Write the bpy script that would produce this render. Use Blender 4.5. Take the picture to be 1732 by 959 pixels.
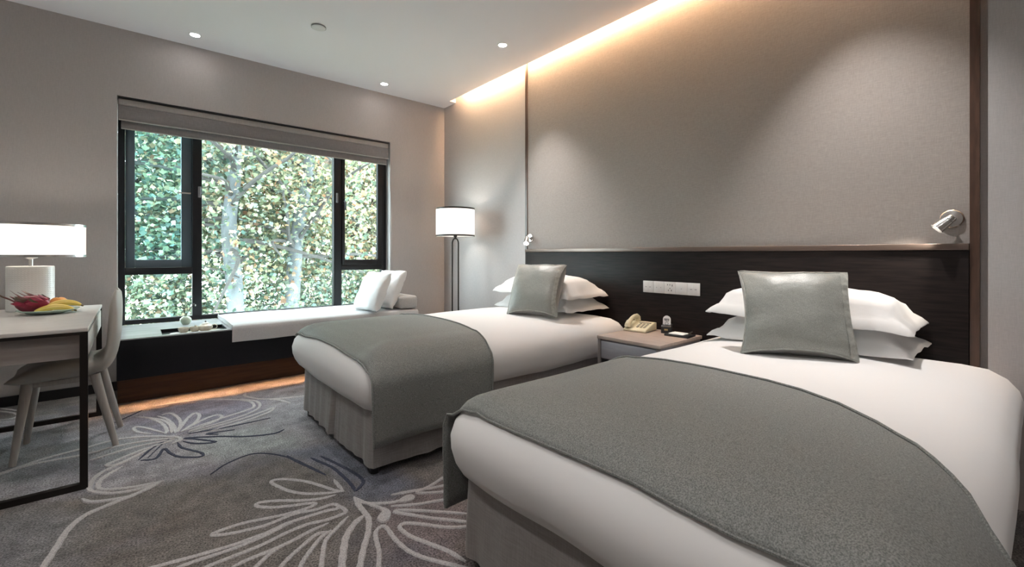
import bpy, bmesh, math, random
import numpy as np
from mathutils import Vector, Matrix, noise

random.seed(7)
rng = np.random.default_rng(11)
PI = math.pi
scene = bpy.context.scene
C = scene.collection
for o in list(bpy.data.objects):
    bpy.data.objects.remove(o)

# ------------------------------------------------------------------ camera
CAM_H = 1.1
YAW = math.radians(40.4)
FPX = 754.0
HORIZON = 430.0
cam_d = bpy.data.cameras.new('camera')
cam_d.sensor_width = 36.0
cam_d.lens = FPX / 1732.0 * 36.0
cam_d.shift_y = -(479.5 - HORIZON) / 1732.0
cam_d.clip_start = 0.02
cam = bpy.data.objects.new('camera', cam_d)
cam.location = (0, 0, CAM_H)
cam.rotation_euler = (PI / 2, 0, -YAW)
C.objects.link(cam)
scene.camera = cam

# ------------------------------------------------------------------ world / exposure
scene.view_settings.view_transform = 'Standard'
scene.view_settings.look = 'None'
scene.view_settings.gamma = 1.0
scene.view_settings.use_curve_mapping = False
scene.view_settings.exposure = 1.57
W = bpy.data.worlds.new('overcast_sky')
scene.world = W
W.use_nodes = True
bg = W.node_tree.nodes['Background']
bg.inputs[0].default_value = (0.85, 0.93, 1.0, 1)
bg.inputs[1].default_value = 8.5
try:
    scene.cycles.use_denoising = True
    scene.cycles.max_bounces = 10
    scene.cycles.diffuse_bounces = 6
    scene.cycles.transparent_max_bounces = 16
    scene.cycles.sample_clamp_indirect = 6.0
    scene.cycles.caustics_reflective = False
    scene.cycles.caustics_refractive = False
except Exception:
    pass

sun_d = bpy.data.lights.new('hazy_sun', 'SUN')
sun_d.energy = 2.6
sun_d.angle = math.radians(25)
sun_d.color = (1.0, 0.97, 0.9)
sun_o = bpy.data.objects.new('hazy_sun', sun_d)
sun_o.rotation_euler = (math.radians(42), 0, math.radians(-12))   # comes over the roof onto the trees outside
C.objects.link(sun_o)

# light strengths of the room's lamps and of the added fill downlights (W)
P_DOWN = 34.0
P_FILL = 19.0
P_BED = 62.0
P_TABLE = 4.5
P_FLOOR = 5.5
P_READ = 1.6
COVE = 42.0
BENCH_LED = 70.0

# ------------------------------------------------------------------ material helpers
def new_mat(name):
    m = bpy.data.materials.new(name)
    m.use_nodes = True
    return m, m.node_tree.nodes, m.node_tree.links, m.node_tree.nodes['Principled BSDF']

def rgb(c):
    return (c[0], c[1], c[2], 1)

def pmat(name, col, rough=0.6, metal=0.0, col2=None, scale=20.0, stretch=(1, 1, 1), detail=4.0,
         bump=0.0, bscale=None, bdist=0.01, spec=0.5, sheen=0.0, lo=0.35, hi=0.65, coat=0.0):
    m, N, L, b = new_mat(name)
    b.inputs['Base Color'].default_value = rgb(col)
    b.inputs['Roughness'].default_value = rough
    b.inputs['Metallic'].default_value = metal
    b.inputs['Specular IOR Level'].default_value = spec
    if sheen:
        b.inputs['Sheen Weight'].default_value = sheen
        b.inputs['Sheen Roughness'].default_value = 0.5
    if coat:
        b.inputs['Coat Weight'].default_value = coat
    tc = N.new('ShaderNodeTexCoord')
    mp = N.new('ShaderNodeMapping')
    mp.inputs['Scale'].default_value = stretch
    L.new(tc.outputs['Object'], mp.inputs[0])
    if col2 is not None:
        nz = N.new('ShaderNodeTexNoise')
        nz.inputs['Scale'].default_value = scale
        nz.inputs['Detail'].default_value = detail
        L.new(mp.outputs[0], nz.inputs['Vector'])
        cr = N.new('ShaderNodeValToRGB')
        cr.color_ramp.elements[0].position = lo
        cr.color_ramp.elements[1].position = hi
        cr.color_ramp.elements[0].color = rgb(col)
        cr.color_ramp.elements[1].color = rgb(col2)
        L.new(nz.outputs['Fac'], cr.inputs[0])
        L.new(cr.outputs[0], b.inputs['Base Color'])
    if bump:
        nb = N.new('ShaderNodeTexNoise')
        nb.inputs['Scale'].default_value = bscale or scale
        nb.inputs['Detail'].default_value = 3.0
        L.new(mp.outputs[0], nb.inputs['Vector'])
        bp = N.new('ShaderNodeBump')
        bp.inputs['Strength'].default_value = bump
        bp.inputs['Distance'].default_value = bdist
        L.new(nb.outputs['Fac'], bp.inputs['Height'])
        L.new(bp.outputs[0], b.inputs['Normal'])
    return m

def woven(name, c1, c2, fx, fy, rough=0.8, bump=0.25, sheen=0.2, axes=('Y', 'Z'), spec=0.3):
    """cloth with warp and weft threads of slightly different tone"""
    m, N, L, b = new_mat(name)
    b.inputs['Roughness'].default_value = rough
    b.inputs['Specular IOR Level'].default_value = spec
    b.inputs['Sheen Weight'].default_value = sheen
    tc = N.new('ShaderNodeTexCoord')
    outs = []
    for sc in (fx, fy):
        mp = N.new('ShaderNodeMapping')
        mp.inputs['Scale'].default_value = sc
        L.new(tc.outputs['Object'], mp.inputs[0])
        nz = N.new('ShaderNodeTexNoise')
        nz.inputs['Scale'].default_value = 1.0
        nz.inputs['Detail'].default_value = 2.0
        L.new(mp.outputs[0], nz.inputs['Vector'])
        outs.append(nz)
    ad = N.new('ShaderNodeMath'); ad.operation = 'ADD'
    L.new(outs[0].outputs['Fac'], ad.inputs[0]); L.new(outs[1].outputs['Fac'], ad.inputs[1])
    hf = N.new('ShaderNodeMath'); hf.operation = 'MULTIPLY'; hf.inputs[1].default_value = 0.5
    L.new(ad.outputs[0], hf.inputs[0])
    cr = N.new('ShaderNodeValToRGB')
    cr.color_ramp.elements[0].position = 0.36; cr.color_ramp.elements[0].color = rgb(c1)
    cr.color_ramp.elements[1].position = 0.64; cr.color_ramp.elements[1].color = rgb(c2)
    L.new(hf.outputs[0], cr.inputs[0])
    L.new(cr.outputs[0], b.inputs['Base Color'])
    bp = N.new('ShaderNodeBump'); bp.inputs['Strength'].default_value = bump; bp.inputs['Distance'].default_value = 0.003
    L.new(hf.outputs[0], bp.inputs['Height']); L.new(bp.outputs[0], b.inputs['Normal'])
    return m

def emat(name, col, strength):
    m, N, L, b = new_mat(name)
    b.inputs['Base Color'].default_value = rgb(col)
    b.inputs['Emission Color'].default_value = rgb(col)
    b.inputs['Emission Strength'].default_value = strength
    return m

M = {}
M['wall'] = woven('wallpaper_taupe', (0.405, 0.380, 0.372), (0.465, 0.438, 0.430), (520, 520, 30), (40, 40, 560), rough=0.75, bump=0.08, sheen=0.0)
M['panel'] = woven('wall_fabric_linen', (0.275, 0.242, 0.225), (0.352, 0.314, 0.294), (520, 560, 30), (40, 40, 520), rough=0.7, bump=0.12, sheen=0.1)
M['ceiling'] = pmat('ceiling_paint', (0.84, 0.835, 0.87), 0.9, spec=0.2)
M['paint'] = pmat('reveal_paint', (0.62, 0.63, 0.66), 0.7)
M['black_trim'] = pmat('black_baseboard', (0.012, 0.011, 0.012), 0.35)
M['dark_wood'] = pmat('espresso_wood', (0.010, 0.0075, 0.0075), 0.45, col2=(0.020, 0.014, 0.013), scale=6, stretch=(1, 1, 14), spec=0.16)
M['bench_face'] = pmat('black_lacquer', (0.006, 0.006, 0.008), 0.4, spec=0.3)
M['bench_top'] = pmat('bench_stone_grey', (0.33, 0.34, 0.35), 0.25, col2=(0.40, 0.41, 0.42), scale=3, stretch=(1, 6, 1))
M['kick'] = pmat('walnut_kickboard', (0.040, 0.018, 0.008), 0.5, col2=(0.065, 0.032, 0.014), scale=3, stretch=(1.2, 1, 16))
M['trim_wood'] = pmat('walnut_trim', (0.055, 0.028, 0.019), 0.35, col2=(0.085, 0.045, 0.03), scale=8, stretch=(8, 8, 1))
M['trim_ledge'] = pmat('brushed_ledge', (0.17, 0.125, 0.105), 0.32, metal=0.5)
M['alu'] = pmat('black_aluminium', (0.010, 0.010, 0.013), 0.42, spec=0.35)
M['sash'] = pmat('slate_sash', (0.085, 0.115, 0.14), 0.4)
M['lock'] = pmat('grey_lock', (0.23, 0.23, 0.25), 0.45)
M['blind_a'] = woven('blind_cloth_light', (0.36, 0.335, 0.325), (0.42, 0.395, 0.38), (40, 60, 300), (300, 60, 20), rough=0.85, bump=0.1)
M['blind_b'] = woven('blind_cloth_grey', (0.20, 0.185, 0.19), (0.25, 0.235, 0.24), (20, 60, 300), (300, 60, 20), rough=0.85, bump=0.1)
M['white_cloth'] = pmat('white_cotton', (0.76, 0.745, 0.74), 0.75, bump=0.05, bscale=60, bdist=0.004, sheen=0.15, spec=0.25)
M['sheet'] = pmat('white_percale', (0.76, 0.75, 0.745), 0.7, bump=0.22, bscale=9, bdist=0.02, sheen=0.15, spec=0.25)
M['skirt'] = woven('skirt_cloth', (0.235, 0.215, 0.208), (0.30, 0.277, 0.268), (260, 260, 10), (20, 20, 200), rough=0.8, bump=0.1)
M['runner'] = pmat('runner_wool', (0.118, 0.123, 0.117), 0.62, col2=(0.268, 0.274, 0.262), scale=330, detail=3, bump=0.2, bscale=500, bdist=0.002, sheen=0.25, spec=0.3)
M['cushion'] = pmat('sage_silk', (0.190, 0.196, 0.178), 0.44, col2=(0.31, 0.318, 0.290), scale=380, stretch=(1, 1, 1), bump=0.35, bscale=18, bdist=0.010, sheen=0.5, spec=0.7)
M['band'] = pmat('sage_band', (0.30, 0.305, 0.28), 0.38, col2=(0.40, 0.405, 0.375), scale=60, bump=0.4, bscale=40, bdist=0.004)
M['bench_pad'] = pmat('pad_linen', (0.47, 0.465, 0.47), 0.85, col2=(0.53, 0.525, 0.53), scale=160, bump=0.1, bscale=200, bdist=0.002)
M['armrest'] = pmat('armrest_linen', (0.42, 0.405, 0.39), 0.85, col2=(0.50, 0.485, 0.47), scale=160, bump=0.1, bscale=200, bdist=0.002)
M['desk'] = pmat('desk_veneer', (0.47, 0.44, 0.415), 0.38, col2=(0.57, 0.54, 0.515), scale=4, stretch=(1.5, 22, 22), detail=5)
M['desk_shaded'] = pmat('desk_veneer_shaded', (0.34, 0.30, 0.285), 0.45, col2=(0.38, 0.34, 0.32), scale=4, stretch=(1.5, 20, 20))  # same veneer as the desk, apron's shadow put into a darker colour
M['bronze'] = pmat('dark_bronze', (0.022, 0.018, 0.016), 0.38, metal=0.6)
M['chair'] = pmat('chair_leatherette', (0.37, 0.345, 0.31), 0.5, bump=0.06, bscale=90, bdist=0.003)
M['chair_leg'] = pmat('chair_leg_wood', (0.36, 0.335, 0.31), 0.5, col2=(0.42, 0.39, 0.36), scale=10, stretch=(12, 12, 1))
M['chrome'] = pmat('chrome', (0.62, 0.61, 0.60), 0.24, metal=1.0)
M['nickel'] = pmat('satin_nickel', (0.55, 0.53, 0.51), 0.28, metal=1.0)
M['ceramic'] = pmat('white_ceramic', (0.74, 0.73, 0.71), 0.35)
M['socket'] = pmat('socket_plastic', (0.70, 0.69, 0.69), 0.4)
M['socket_dark'] = pmat('socket_hole', (0.05, 0.05, 0.05), 0.5)
M['socket_grey'] = pmat('socket_mark', (0.33, 0.32, 0.33), 0.5)
M['phone'] = pmat('phone_plastic', (0.66, 0.60, 0.43), 0.4)
M['phone_key'] = pmat('phone_keys', (0.36, 0.33, 0.27), 0.5)
M['stand_top'] = pmat('nightstand_top', (0.35, 0.28, 0.245), 0.4, col2=(0.42, 0.345, 0.30), scale=4, stretch=(14, 1.5, 14))
M['stand'] = pmat('nightstand_grey', (0.27, 0.265, 0.29), 0.4, col2=(0.31, 0.305, 0.33), scale=4, stretch=(14, 1.5, 14))
M['stand_edge'] = pmat('nightstand_edge', (0.17, 0.15, 0.145), 0.4)
M['black'] = pmat('black_plastic', (0.012, 0.012, 0.013), 0.35)
M['paper'] = pmat('paper', (0.80, 0.80, 0.80), 0.7)
M['ink'] = pmat('ink', (0.10, 0.10, 0.11), 0.7)
M['gold'] = pmat('gold_print', (0.40, 0.28, 0.12), 0.4)
M['teaware'] = pmat('cream_porcelain', (0.66, 0.63, 0.55), 0.25, col2=(0.60, 0.56, 0.46), scale=60)
M['celadon'] = pmat('celadon_glaze', (0.33, 0.42, 0.33), 0.2, col2=(0.42, 0.48, 0.38), scale=30)
M['twig'] = pmat('dry_twig', (0.10, 0.09, 0.075), 0.8)
M['bud'] = pmat('dark_bud', (0.03, 0.025, 0.03), 0.7)
M['plate'] = pmat('green_glass_plate', (0.50, 0.64, 0.56), 0.12)
M['dragon'] = pmat('dragon_fruit_skin', (0.17, 0.007, 0.025), 0.4, col2=(0.30, 0.02, 0.055), scale=18)
M['scale'] = pmat('dragon_fruit_scale', (0.15, 0.015, 0.03), 0.45, col2=(0.07, 0.075, 0.03), scale=14)
M['banana'] = pmat('banana_skin', (0.72, 0.50, 0.07), 0.42, col2=(0.78, 0.60, 0.16), scale=9)
M['banana_tip'] = pmat('banana_tip', (0.16, 0.11, 0.04), 0.6)
M['orange'] = pmat('orange_peel', (0.72, 0.30, 0.05), 0.42, bump=0.4, bscale=160, bdist=0.002)
M['plum'] = pmat('plum_skin', (0.22, 0.02, 0.05), 0.3)
M['bulb'] = emat('lit_bulb', (1.0, 0.93, 0.82), 30.0)
M['led'] = emat('cove_led', (1.0, 0.66, 0.38), COVE)
M['led_bench'] = emat('bench_led', (1.0, 0.50, 0.22), BENCH_LED)
M['down_lens'] = emat('downlight_lens', (1.0, 0.96, 0.92), 25.0)
M['white_metal'] = pmat('white_fixture', (0.70, 0.70, 0.70), 0.4)
M['grey_metal'] = pmat('grey_fixture', (0.26, 0.26, 0.27), 0.4)

def shade_mat(name, col, trans=0.6):
    m = bpy.data.materials.new(name); m.use_nodes = True
    N, L = m.node_tree.nodes, m.node_tree.links
    N.remove(N['Principled BSDF'])
    out = N['Material Output']
    d = N.new('ShaderNodeBsdfDiffuse'); d.inputs[0].default_value = rgb(col)
    t = N.new('ShaderNodeBsdfTranslucent'); t.inputs[0].default_value = rgb(col)
    mx = N.new('ShaderNodeMixShader'); mx.inputs[0].default_value = trans
    tc = N.new('ShaderNodeTexCoord'); nz = N.new('ShaderNodeTexNoise'); nz.inputs['Scale'].default_value = 55
    L.new(tc.outputs['Object'], nz.inputs['Vector'])
    bp = N.new('ShaderNodeBump'); bp.inputs['Strength'].default_value = 0.12; bp.inputs['Distance'].default_value = 0.003
    L.new(nz.outputs['Fac'], bp.inputs['Height'])
    L.new(bp.outputs[0], d.inputs['Normal'])
    L.new(d.outputs[0], mx.inputs[1]); L.new(t.outputs[0], mx.inputs[2]); L.new(mx.outputs[0], out.inputs[0])
    return m
M['shade'] = shade_mat('lampshade_cloth', (0.90, 0.88, 0.86))

def glass_mat(name, tint, refl=0.06):
    m = bpy.data.materials.new(name); m.use_nodes = True
    N, L = m.node_tree.nodes, m.node_tree.links
    N.remove(N['Principled BSDF'])
    out = N['Material Output']
    t = N.new('ShaderNodeBsdfTransparent'); t.inputs[0].default_value = rgb(tint)
    g = N.new('ShaderNodeBsdfGlossy'); g.inputs['Roughness'].default_value = 0.02
    fr = N.new('ShaderNodeLayerWeight'); fr.inputs[0].default_value = 0.35
    mu = N.new('ShaderNodeMath'); mu.operation = 'MULTIPLY_ADD'; mu.inputs[1].default_value = 0.25; mu.inputs[2].default_value = refl * 0.5
    L.new(fr.outputs['Fresnel'], mu.inputs[0])
    mx = N.new('ShaderNodeMixShader')
    L.new(mu.outputs[0], mx.inputs[0])
    L.new(t.outputs[0], mx.inputs[1]); L.new(g.outputs[0], mx.inputs[2]); L.new(mx.outputs[0], out.inputs[0])
    return m
M['glass'] = glass_mat('window_glass', (0.93, 0.99, 0.98))
M['glass_screen'] = glass_mat('tinted_glass', (0.72, 0.88, 0.88))

def leaf_mat():
    m = bpy.data.materials.new('plane_leaf'); m.use_nodes = True
    N, L = m.node_tree.nodes, m.node_tree.links
    N.remove(N['Principled BSDF'])
    out = N['Material Output']
    at = N.new('ShaderNodeAttribute'); at.attribute_name = 'leaf_tone'
    d = N.new('ShaderNodeBsdfDiffuse'); t = N.new('ShaderNodeBsdfTranslucent')
    L.new(at.outputs['Color'], d.inputs[0]); L.new(at.outputs['Color'], t.inputs[0])
    mx = N.new('ShaderNodeMixShader'); mx.inputs[0].default_value = 0.4
    L.new(d.outputs[0], mx.inputs[1]); L.new(t.outputs[0], mx.inputs[2]); L.new(mx.outputs[0], out.inputs[0])
    return m
M['leaf'] = leaf_mat()
M['bark'] = pmat('plane_bark', (0.085, 0.097, 0.105), 0.85, col2=(0.045, 0.052, 0.052), scale=5, stretch=(1, 1, 0.5), lo=0.42, hi=0.62, bump=0.3, bscale=14, bdist=0.02)
M['branch'] = pmat('branch_bark', (0.022, 0.021, 0.019), 0.85, col2=(0.04, 0.038, 0.035), scale=12)
M['ground_out'] = pmat('outdoor_ground', (0.10, 0.12, 0.07), 0.9, col2=(0.16, 0.15, 0.09), scale=3)

def carpet_mat():
    m, N, L, b = new_mat('carpet_pile')
    b.inputs['Roughness'].default_value = 0.95
    b.inputs['Specular IOR Level'].default_value = 0.1
    b.inputs['Sheen Weight'].default_value = 0.15
    tc = N.new('ShaderNodeTexCoord')
    at = N.new('ShaderNodeAttribute'); at.attribute_name = 'zone'
    def noise_mix(scale, det, c, lo, hi, prev):
        nz = N.new('ShaderNodeTexNoise'); nz.inputs['Scale'].default_value = scale; nz.inputs['Detail'].default_value = det
        L.new(tc.outputs['Object'], nz.inputs['Vector'])
        mr = N.new('ShaderNodeMapRange'); mr.inputs[1].default_value = lo; mr.inputs[2].default_value = hi
        L.new(nz.outputs['Fac'], mr.inputs[0])
        mx = N.new('ShaderNodeMix'); mx.data_type = 'RGBA'
        L.new(mr.outputs[0], mx.inputs['Factor'])
        L.new(prev, mx.inputs['A']); mx.inputs['B'].default_value = rgb(c)
        return mx.outputs['Result'], nz
    p = at.outputs['Color']
    p, _ = noise_mix(2.1, 4, (0.115, 0.110, 0.135), 0.52, 0.80, p)      # blue-violet drifts
    p, _ = noise_mix(3.4, 5, (0.130, 0.105, 0.088), 0.55, 0.85, p)      # brown drifts
    p, _ = noise_mix(1.6, 5, (0.078, 0.090, 0.110), 0.58, 0.85, p)      # slate drifts
    nz = N.new('ShaderNodeTexNoise'); nz.inputs['Scale'].default_value = 150; nz.inputs['Detail'].default_value = 3
    L.new(tc.outputs['Object'], nz.inputs['Vector'])
    mr = N.new('ShaderNodeMapRange'); mr.inputs[1].default_value = 0.3; mr.inputs[2].default_value = 0.7
    mr.inputs[3].default_value = 0.25; mr.inputs[4].default_value = 1.85
    L.new(nz.outputs['Fac'], mr.inputs[0])
    mx = N.new('ShaderNodeMix'); mx.data_type = 'RGBA'; mx.blend_type = 'MULTIPLY'; mx.inputs['Factor'].default_value = 1.0
    nm = N.new('ShaderNodeTexNoise'); nm.inputs['Scale'].default_value = 11; nm.inputs['Detail'].default_value = 8; nm.inputs['Roughness'].default_value = .65
    L.new(tc.outputs['Object'], nm.inputs['Vector'])
    mm = N.new('ShaderNodeMapRange'); mm.inputs[1].default_value = .3; mm.inputs[2].default_value = .7; mm.inputs[3].default_value = .62; mm.inputs[4].default_value = 1.38
    L.new(nm.outputs['Fac'], mm.inputs[0])
    mq = N.new('ShaderNodeMath'); mq.operation = 'MULTIPLY'
    L.new(mr.outputs[0], mq.inputs[0]); L.new(mm.outputs[0], mq.inputs[1])
    L.new(p, mx.inputs['A']); L.new(mq.outputs[0], mx.inputs['B'])
    L.new(mx.outputs['Result'], b.inputs['Base Color'])
    bp = N.new('ShaderNodeBump'); bp.inputs['Strength'].default_value = 0.5; bp.inputs['Distance'].default_value = 0.004
    L.new(nz.outputs['Fac'], bp.inputs['Height']); L.new(bp.outputs[0], b.inputs['Normal'])
    return m
M['carpet'] = carpet_mat()
M['line_pale'] = pmat('carpet_yarn_pale', (0.34, 0.32, 0.325), 0.95, col2=(0.56, 0.54, 0.54), scale=190, bump=0.5, bscale=190, bdist=0.004, spec=0.1)
M['line_navy'] = pmat('carpet_yarn_navy', (0.045, 0.05, 0.075), 0.95, col2=(0.085, 0.09, 0.12), scale=190, bump=0.5, bscale=190, bdist=0.004, spec=0.1)

# ------------------------------------------------------------------ object helpers
def link(o, parent=None):
    C.objects.link(o)
    if parent is not None:
        o.parent = parent
    return o

def mesh_obj(name, verts, faces, mat, parent=None, smooth=False, angle=40):
    me = bpy.data.meshes.new(name)
    me.from_pydata([tuple(v) for v in verts], [], faces)
    me.update()
    if smooth:
        me.polygons.foreach_set('use_smooth', [True] * len(me.polygons))
        me.set_sharp_from_angle(angle=math.radians(angle))
    o = bpy.data.objects.new(name, me)
    me.materials.append(mat)
    return link(o, parent)

def bm_obj(name, bm, mat, parent=None, smooth=False, angle=40):
    me = bpy.data.meshes.new(name)
    bmesh.ops.recalc_face_normals(bm, faces=bm.faces)
    bm.to_mesh(me); bm.free()
    if smooth:
        me.polygons.foreach_set('use_smooth', [True] * len(me.polygons))
        me.set_sharp_from_angle(angle=math.radians(angle))
    o = bpy.data.objects.new(name, me)
    me.materials.append(mat)
    return link(o, parent)

def tag(o, label=None, cat=None, group=None, kind=None):
    if label: o['label'] = label
    if cat: o['category'] = cat
    if group: o['group'] = group
    if kind: o['kind'] = kind
    return o

def thing(name, label, cat, loc=(0, 0, 0), rz=0.0, group=None):
    o = bpy.data.objects.new(name, None)
    o.empty_display_size = 0.05
    o.location = loc
    o.rotation_euler = (0, 0, rz)
    link(o)
    return tag(o, label, cat, group)

def add_box(bm, x0, x1, y0, y1, z0, z1, bevel=0.0, seg=2, mtx=None):
    r = bmesh.ops.create_cube(bm, size=1.0)
    vs = r['verts']
    for v in vs:
        v.co = Vector((x0 + (v.co.x + .5) * (x1 - x0), y0 + (v.co.y + .5) * (y1 - y0), z0 + (v.co.z + .5) * (z1 - z0)))
    if bevel:
        es = list({e for v in vs for e in v.link_edges})
        rr = bmesh.ops.bevel(bm, geom=es, offset=bevel, segments=seg, profile=0.5, affect='EDGES')
        vs = list({v for f in rr['faces'] for v in f.verts} | {v for v in vs if v.is_valid})
    if mtx is not None:
        for v in vs: v.co = mtx @ v.co
    return vs

def box(name, x0, x1, y0, y1, z0, z1, mat, parent=None, bevel=0.0, seg=2):
    bm = bmesh.new()
    add_box(bm, x0, x1, y0, y1, z0, z1, bevel, seg)
    return bm_obj(name, bm, mat, parent, smooth=bevel > 0, angle=50)

def lathe(name, prof, mat, parent=None, n=32, loc=(0, 0, 0), mtx=None, angle=35):
    vs, fs = [], []
    k = len(prof)
    for i in range(n):
        a = 2 * PI * i / n
        for r, z in prof:
            vs.append(Vector((r * math.cos(a), r * math.sin(a), z)))
    for i in range(n):
        j = (i + 1) % n
        for q in range(k - 1):
            fs.append((i * k + q, j * k + q, j * k + q + 1, i * k + q + 1))
    if mtx is None: mtx = Matrix.Translation(loc)
    bm = bmesh.new()
    bv = [bm.verts.new(mtx @ v) for v in vs]
    for f in fs: bm.faces.new([bv[i] for i in f])
    bmesh.ops.remove_doubles(bm, verts=bm.verts, dist=1e-6)
    return bm_obj(name, bm, mat, parent, smooth=True, angle=angle)

def tube_into(bm, pts, rad, n=10, caps=True):
    pts = [Vector(p) for p in pts]
    m = len(pts)
    if not isinstance(rad, (list, tuple)): rad = [rad] * m
    rings = []
    up = None
    for i, p in enumerate(pts):
        d = (pts[min(i + 1, m - 1)] - pts[max(i - 1, 0)]).normalized()
        if up is None:
            up = Vector((0, 0, 1)) if abs(d.z) < .9 else Vector((1, 0, 0))
        s = d.cross(up).normalized()
        up = s.cross(d).normalized()
        rings.append([bm.verts.new(p + (s * math.cos(2 * PI * k / n) + up * math.sin(2 * PI * k / n)) * rad[i]) for k in range(n)])
    for a, b in zip(rings, rings[1:]):
        for k in range(n):
            bm.faces.new((a[k], a[(k + 1) % n], b[(k + 1) % n], b[k]))
    if caps:
        bm.faces.new(rings[0][::-1]); bm.faces.new(rings[-1])

def tube(name, pts, rad, mat, parent=None, n=10):
    bm = bmesh.new()
    tube_into(bm, pts, rad, n)
    return bm_obj(name, bm, mat, parent, smooth=True, angle=50)

def frame_mtx(origin, xdir, zdir):
    z = Vector(zdir).normalized()
    x = Vector(xdir); x = (x - z * x.dot(z)).normalized()
    y = z.cross(x)
    m = Matrix((x, y, z)).transposed().to_4x4()
    m.translation = Vector(origin)
    return m

def catmull(pts, per=6):
    P = [Vector(p) for p in pts]
    if len(P) < 3: return P
    P = [P[0] * 2 - P[1]] + P + [P[-1] * 2 - P[-2]]
    out = []
    for i in range(1, len(P) - 2):
        for k in range(per):
            t = k / per
            a, b, c, d = P[i - 1], P[i], P[i + 1], P[i + 2]
            out.append(0.5 * ((2 * b) + (c - a) * t + (2 * a - 5 * b + 4 * c - d) * t * t + (3 * b - a - 3 * c + d) * t ** 3))
    out.append(P[-2])
    return out

FW = Vector((math.sin(YAW), math.cos(YAW), 0)); RT = Vector((math.cos(YAW), -math.sin(YAW), 0))
def floor_at(px, py, z=0.0):
    """point of the floor plane that was measured at this place in the photograph"""
    d = FW + RT * ((px - 866) / FPX) + Vector((0, 0, (HORIZON - py) / FPX))
    t = (z - CAM_H) / d.z
    return Vector((d.x * t, d.y * t, z))

# ------------------------------------------------------------------ room shell
XW = 2.985          # bed wall
YW = 4.822          # window wall
XL = -1.25          # desk wall
YB = -1.9           # wall behind the camera
ZC = 2.935          # ceiling
OX0, OX1, OZ0, OZ1 = -0.096, 2.261, 0.505, 2.39     # window opening

# floor with soft colour zones of the carpet
def build_floor():
    x0, x1, y0, y1, s = XL, XW + .02, YB, YW + .02, 0.03
    nx, ny = int((x1 - x0) / s) + 1, int((y1 - y0) / s) + 1
    xs, ys = np.linspace(x0, x1, nx), np.linspace(y0, y1, ny)
    gx, gy = np.meshgrid(xs, ys, indexing='xy')
    V = np.stack([gx.ravel(), gy.ravel(), np.zeros(gx.size)], 1)
    idx = np.arange(nx * ny).reshape(ny, nx)
    Fc = np.stack([idx[:-1, :-1].ravel(), idx[:-1, 1:].ravel(), idx[1:, 1:].ravel(), idx[1:, :-1].ravel()], 1)
    me = bpy.data.meshes.new('floor')
    me.from_pydata(V.tolist(), [], Fc.tolist())
    col = np.tile(np.array([0.150, 0.136, 0.127]), (len(V), 1))
    def zone(poly, c, soft=0.05, amount=1.0):
        P = np.array([(floor_at(*p).x, floor_at(*p).y) for p in poly])
        x, y = V[:, 0], V[:, 1]
        ins = np.zeros(len(V), bool)
        dist = np.full(len(V), 1e9)
        for i in range(len(P)):
            a, b = P[i], P[(i + 1) % len(P)]
            cond = ((a[1] > y) != (b[1] > y))
            xi = (b[0] - a[0]) * (y - a[1]) / (b[1] - a[1] + 1e-12) + a[0]
            ins ^= cond & (x < xi)
            ab = b - a
            t = np.clip(((x - a[0]) * ab[0] + (y - a[1]) * ab[1]) / (ab @ ab + 1e-12), 0, 1)
            dist = np.minimum(dist, np.hypot(x - a[0] - t * ab[0], y - a[1] - t * ab[1]))
        w = np.clip(0.5 + np.where(ins, dist, -dist) / (2 * soft), 0, 1) * amount
        col[:] = col * (1 - w[:, None]) + np.array(c) * .82 * w[:, None]
    # pale violet-grey sweep below the window, blue-grey lobes, brown ground near the camera
    zone([(-80, 720), (200, 690), (520, 640), (700, 700), (640, 760), (560, 792), (517, 775), (462, 766), (424, 772), (368, 800), (250, 822), (60, 850), (-60, 860)], (0.300, 0.285, 0.305), 0.05)
    zone([(210, 712), (300, 680), (450, 672), (440, 700), (330, 735), (250, 735)], (0.240, 0.220, 0.265), 0.04)
    zone([(330, 745), (430, 722), (505, 738), (520, 760), (440, 765), (370, 780), (320, 770)], (0.335, 0.345, 0.350), 0.06)
    zone([(-60, 770), (150, 745), (270, 742), (190, 790), (60, 815), (-60, 830)], (0.235, 0.240, 0.250), 0.05)
    zone([(462, 766), (560, 750), (640, 775), (705, 820), (660, 850), (600, 838), (560, 792)], (0.180, 0.185, 0.225), 0.05)
    zone([(640, 850), (790, 800), (800, 980), (690, 990), (640, 900)], (0.205, 0.170, 0.172), 0.06)
    zone([(-80, 900), (60, 860), (150, 870), (90, 960), (-40, 1000)], (0.200, 0.195, 0.200), 0.08)
    at = me.color_attributes.new('zone', 'FLOAT_COLOR', 'POINT')
    at.data.foreach_set('color', np.hstack([col, np.ones((len(V), 1))]).astype(np.float32).ravel())
    o = bpy.data.objects.new('floor', me); me.materials.append(M['carpet'])
    link(o); tag(o, kind='structure')
    return o
floor = build_floor()

def ribbon(bm, pts, w, zt=0.0035):
    P = catmull(pts, 7)
    rows = []
    m = len(P)
    for i, p in enumerate(P):
        d = (P[min(i + 1, m - 1)] - P[max(i - 1, 0)])
        if d.length < 1e-6: d = Vector((1, 0, 0))
        d.normalize()
        nrm = Vector((-d.y, d.x, 0))
        e = min(1.0, 0.35 + 0.65 * min(i, m - 1 - i) / 4.0)
        ww = 0.5 * w * e * (1 + 0.10 * math.sin(i * 1.7 + p.x * 40))
        rows.append([bm.verts.new(p + nrm * (k * ww) + Vector((0, 0, z))) for k, z in ((-1.25, .0004), (-.9, zt), (.9, zt), (1.25, .0004))])
    for a, b in zip(rows, rows[1:]):
        for k in range(3):
            bm.faces.new((a[k], a[k + 1], b[k + 1], b[k]))

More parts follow.
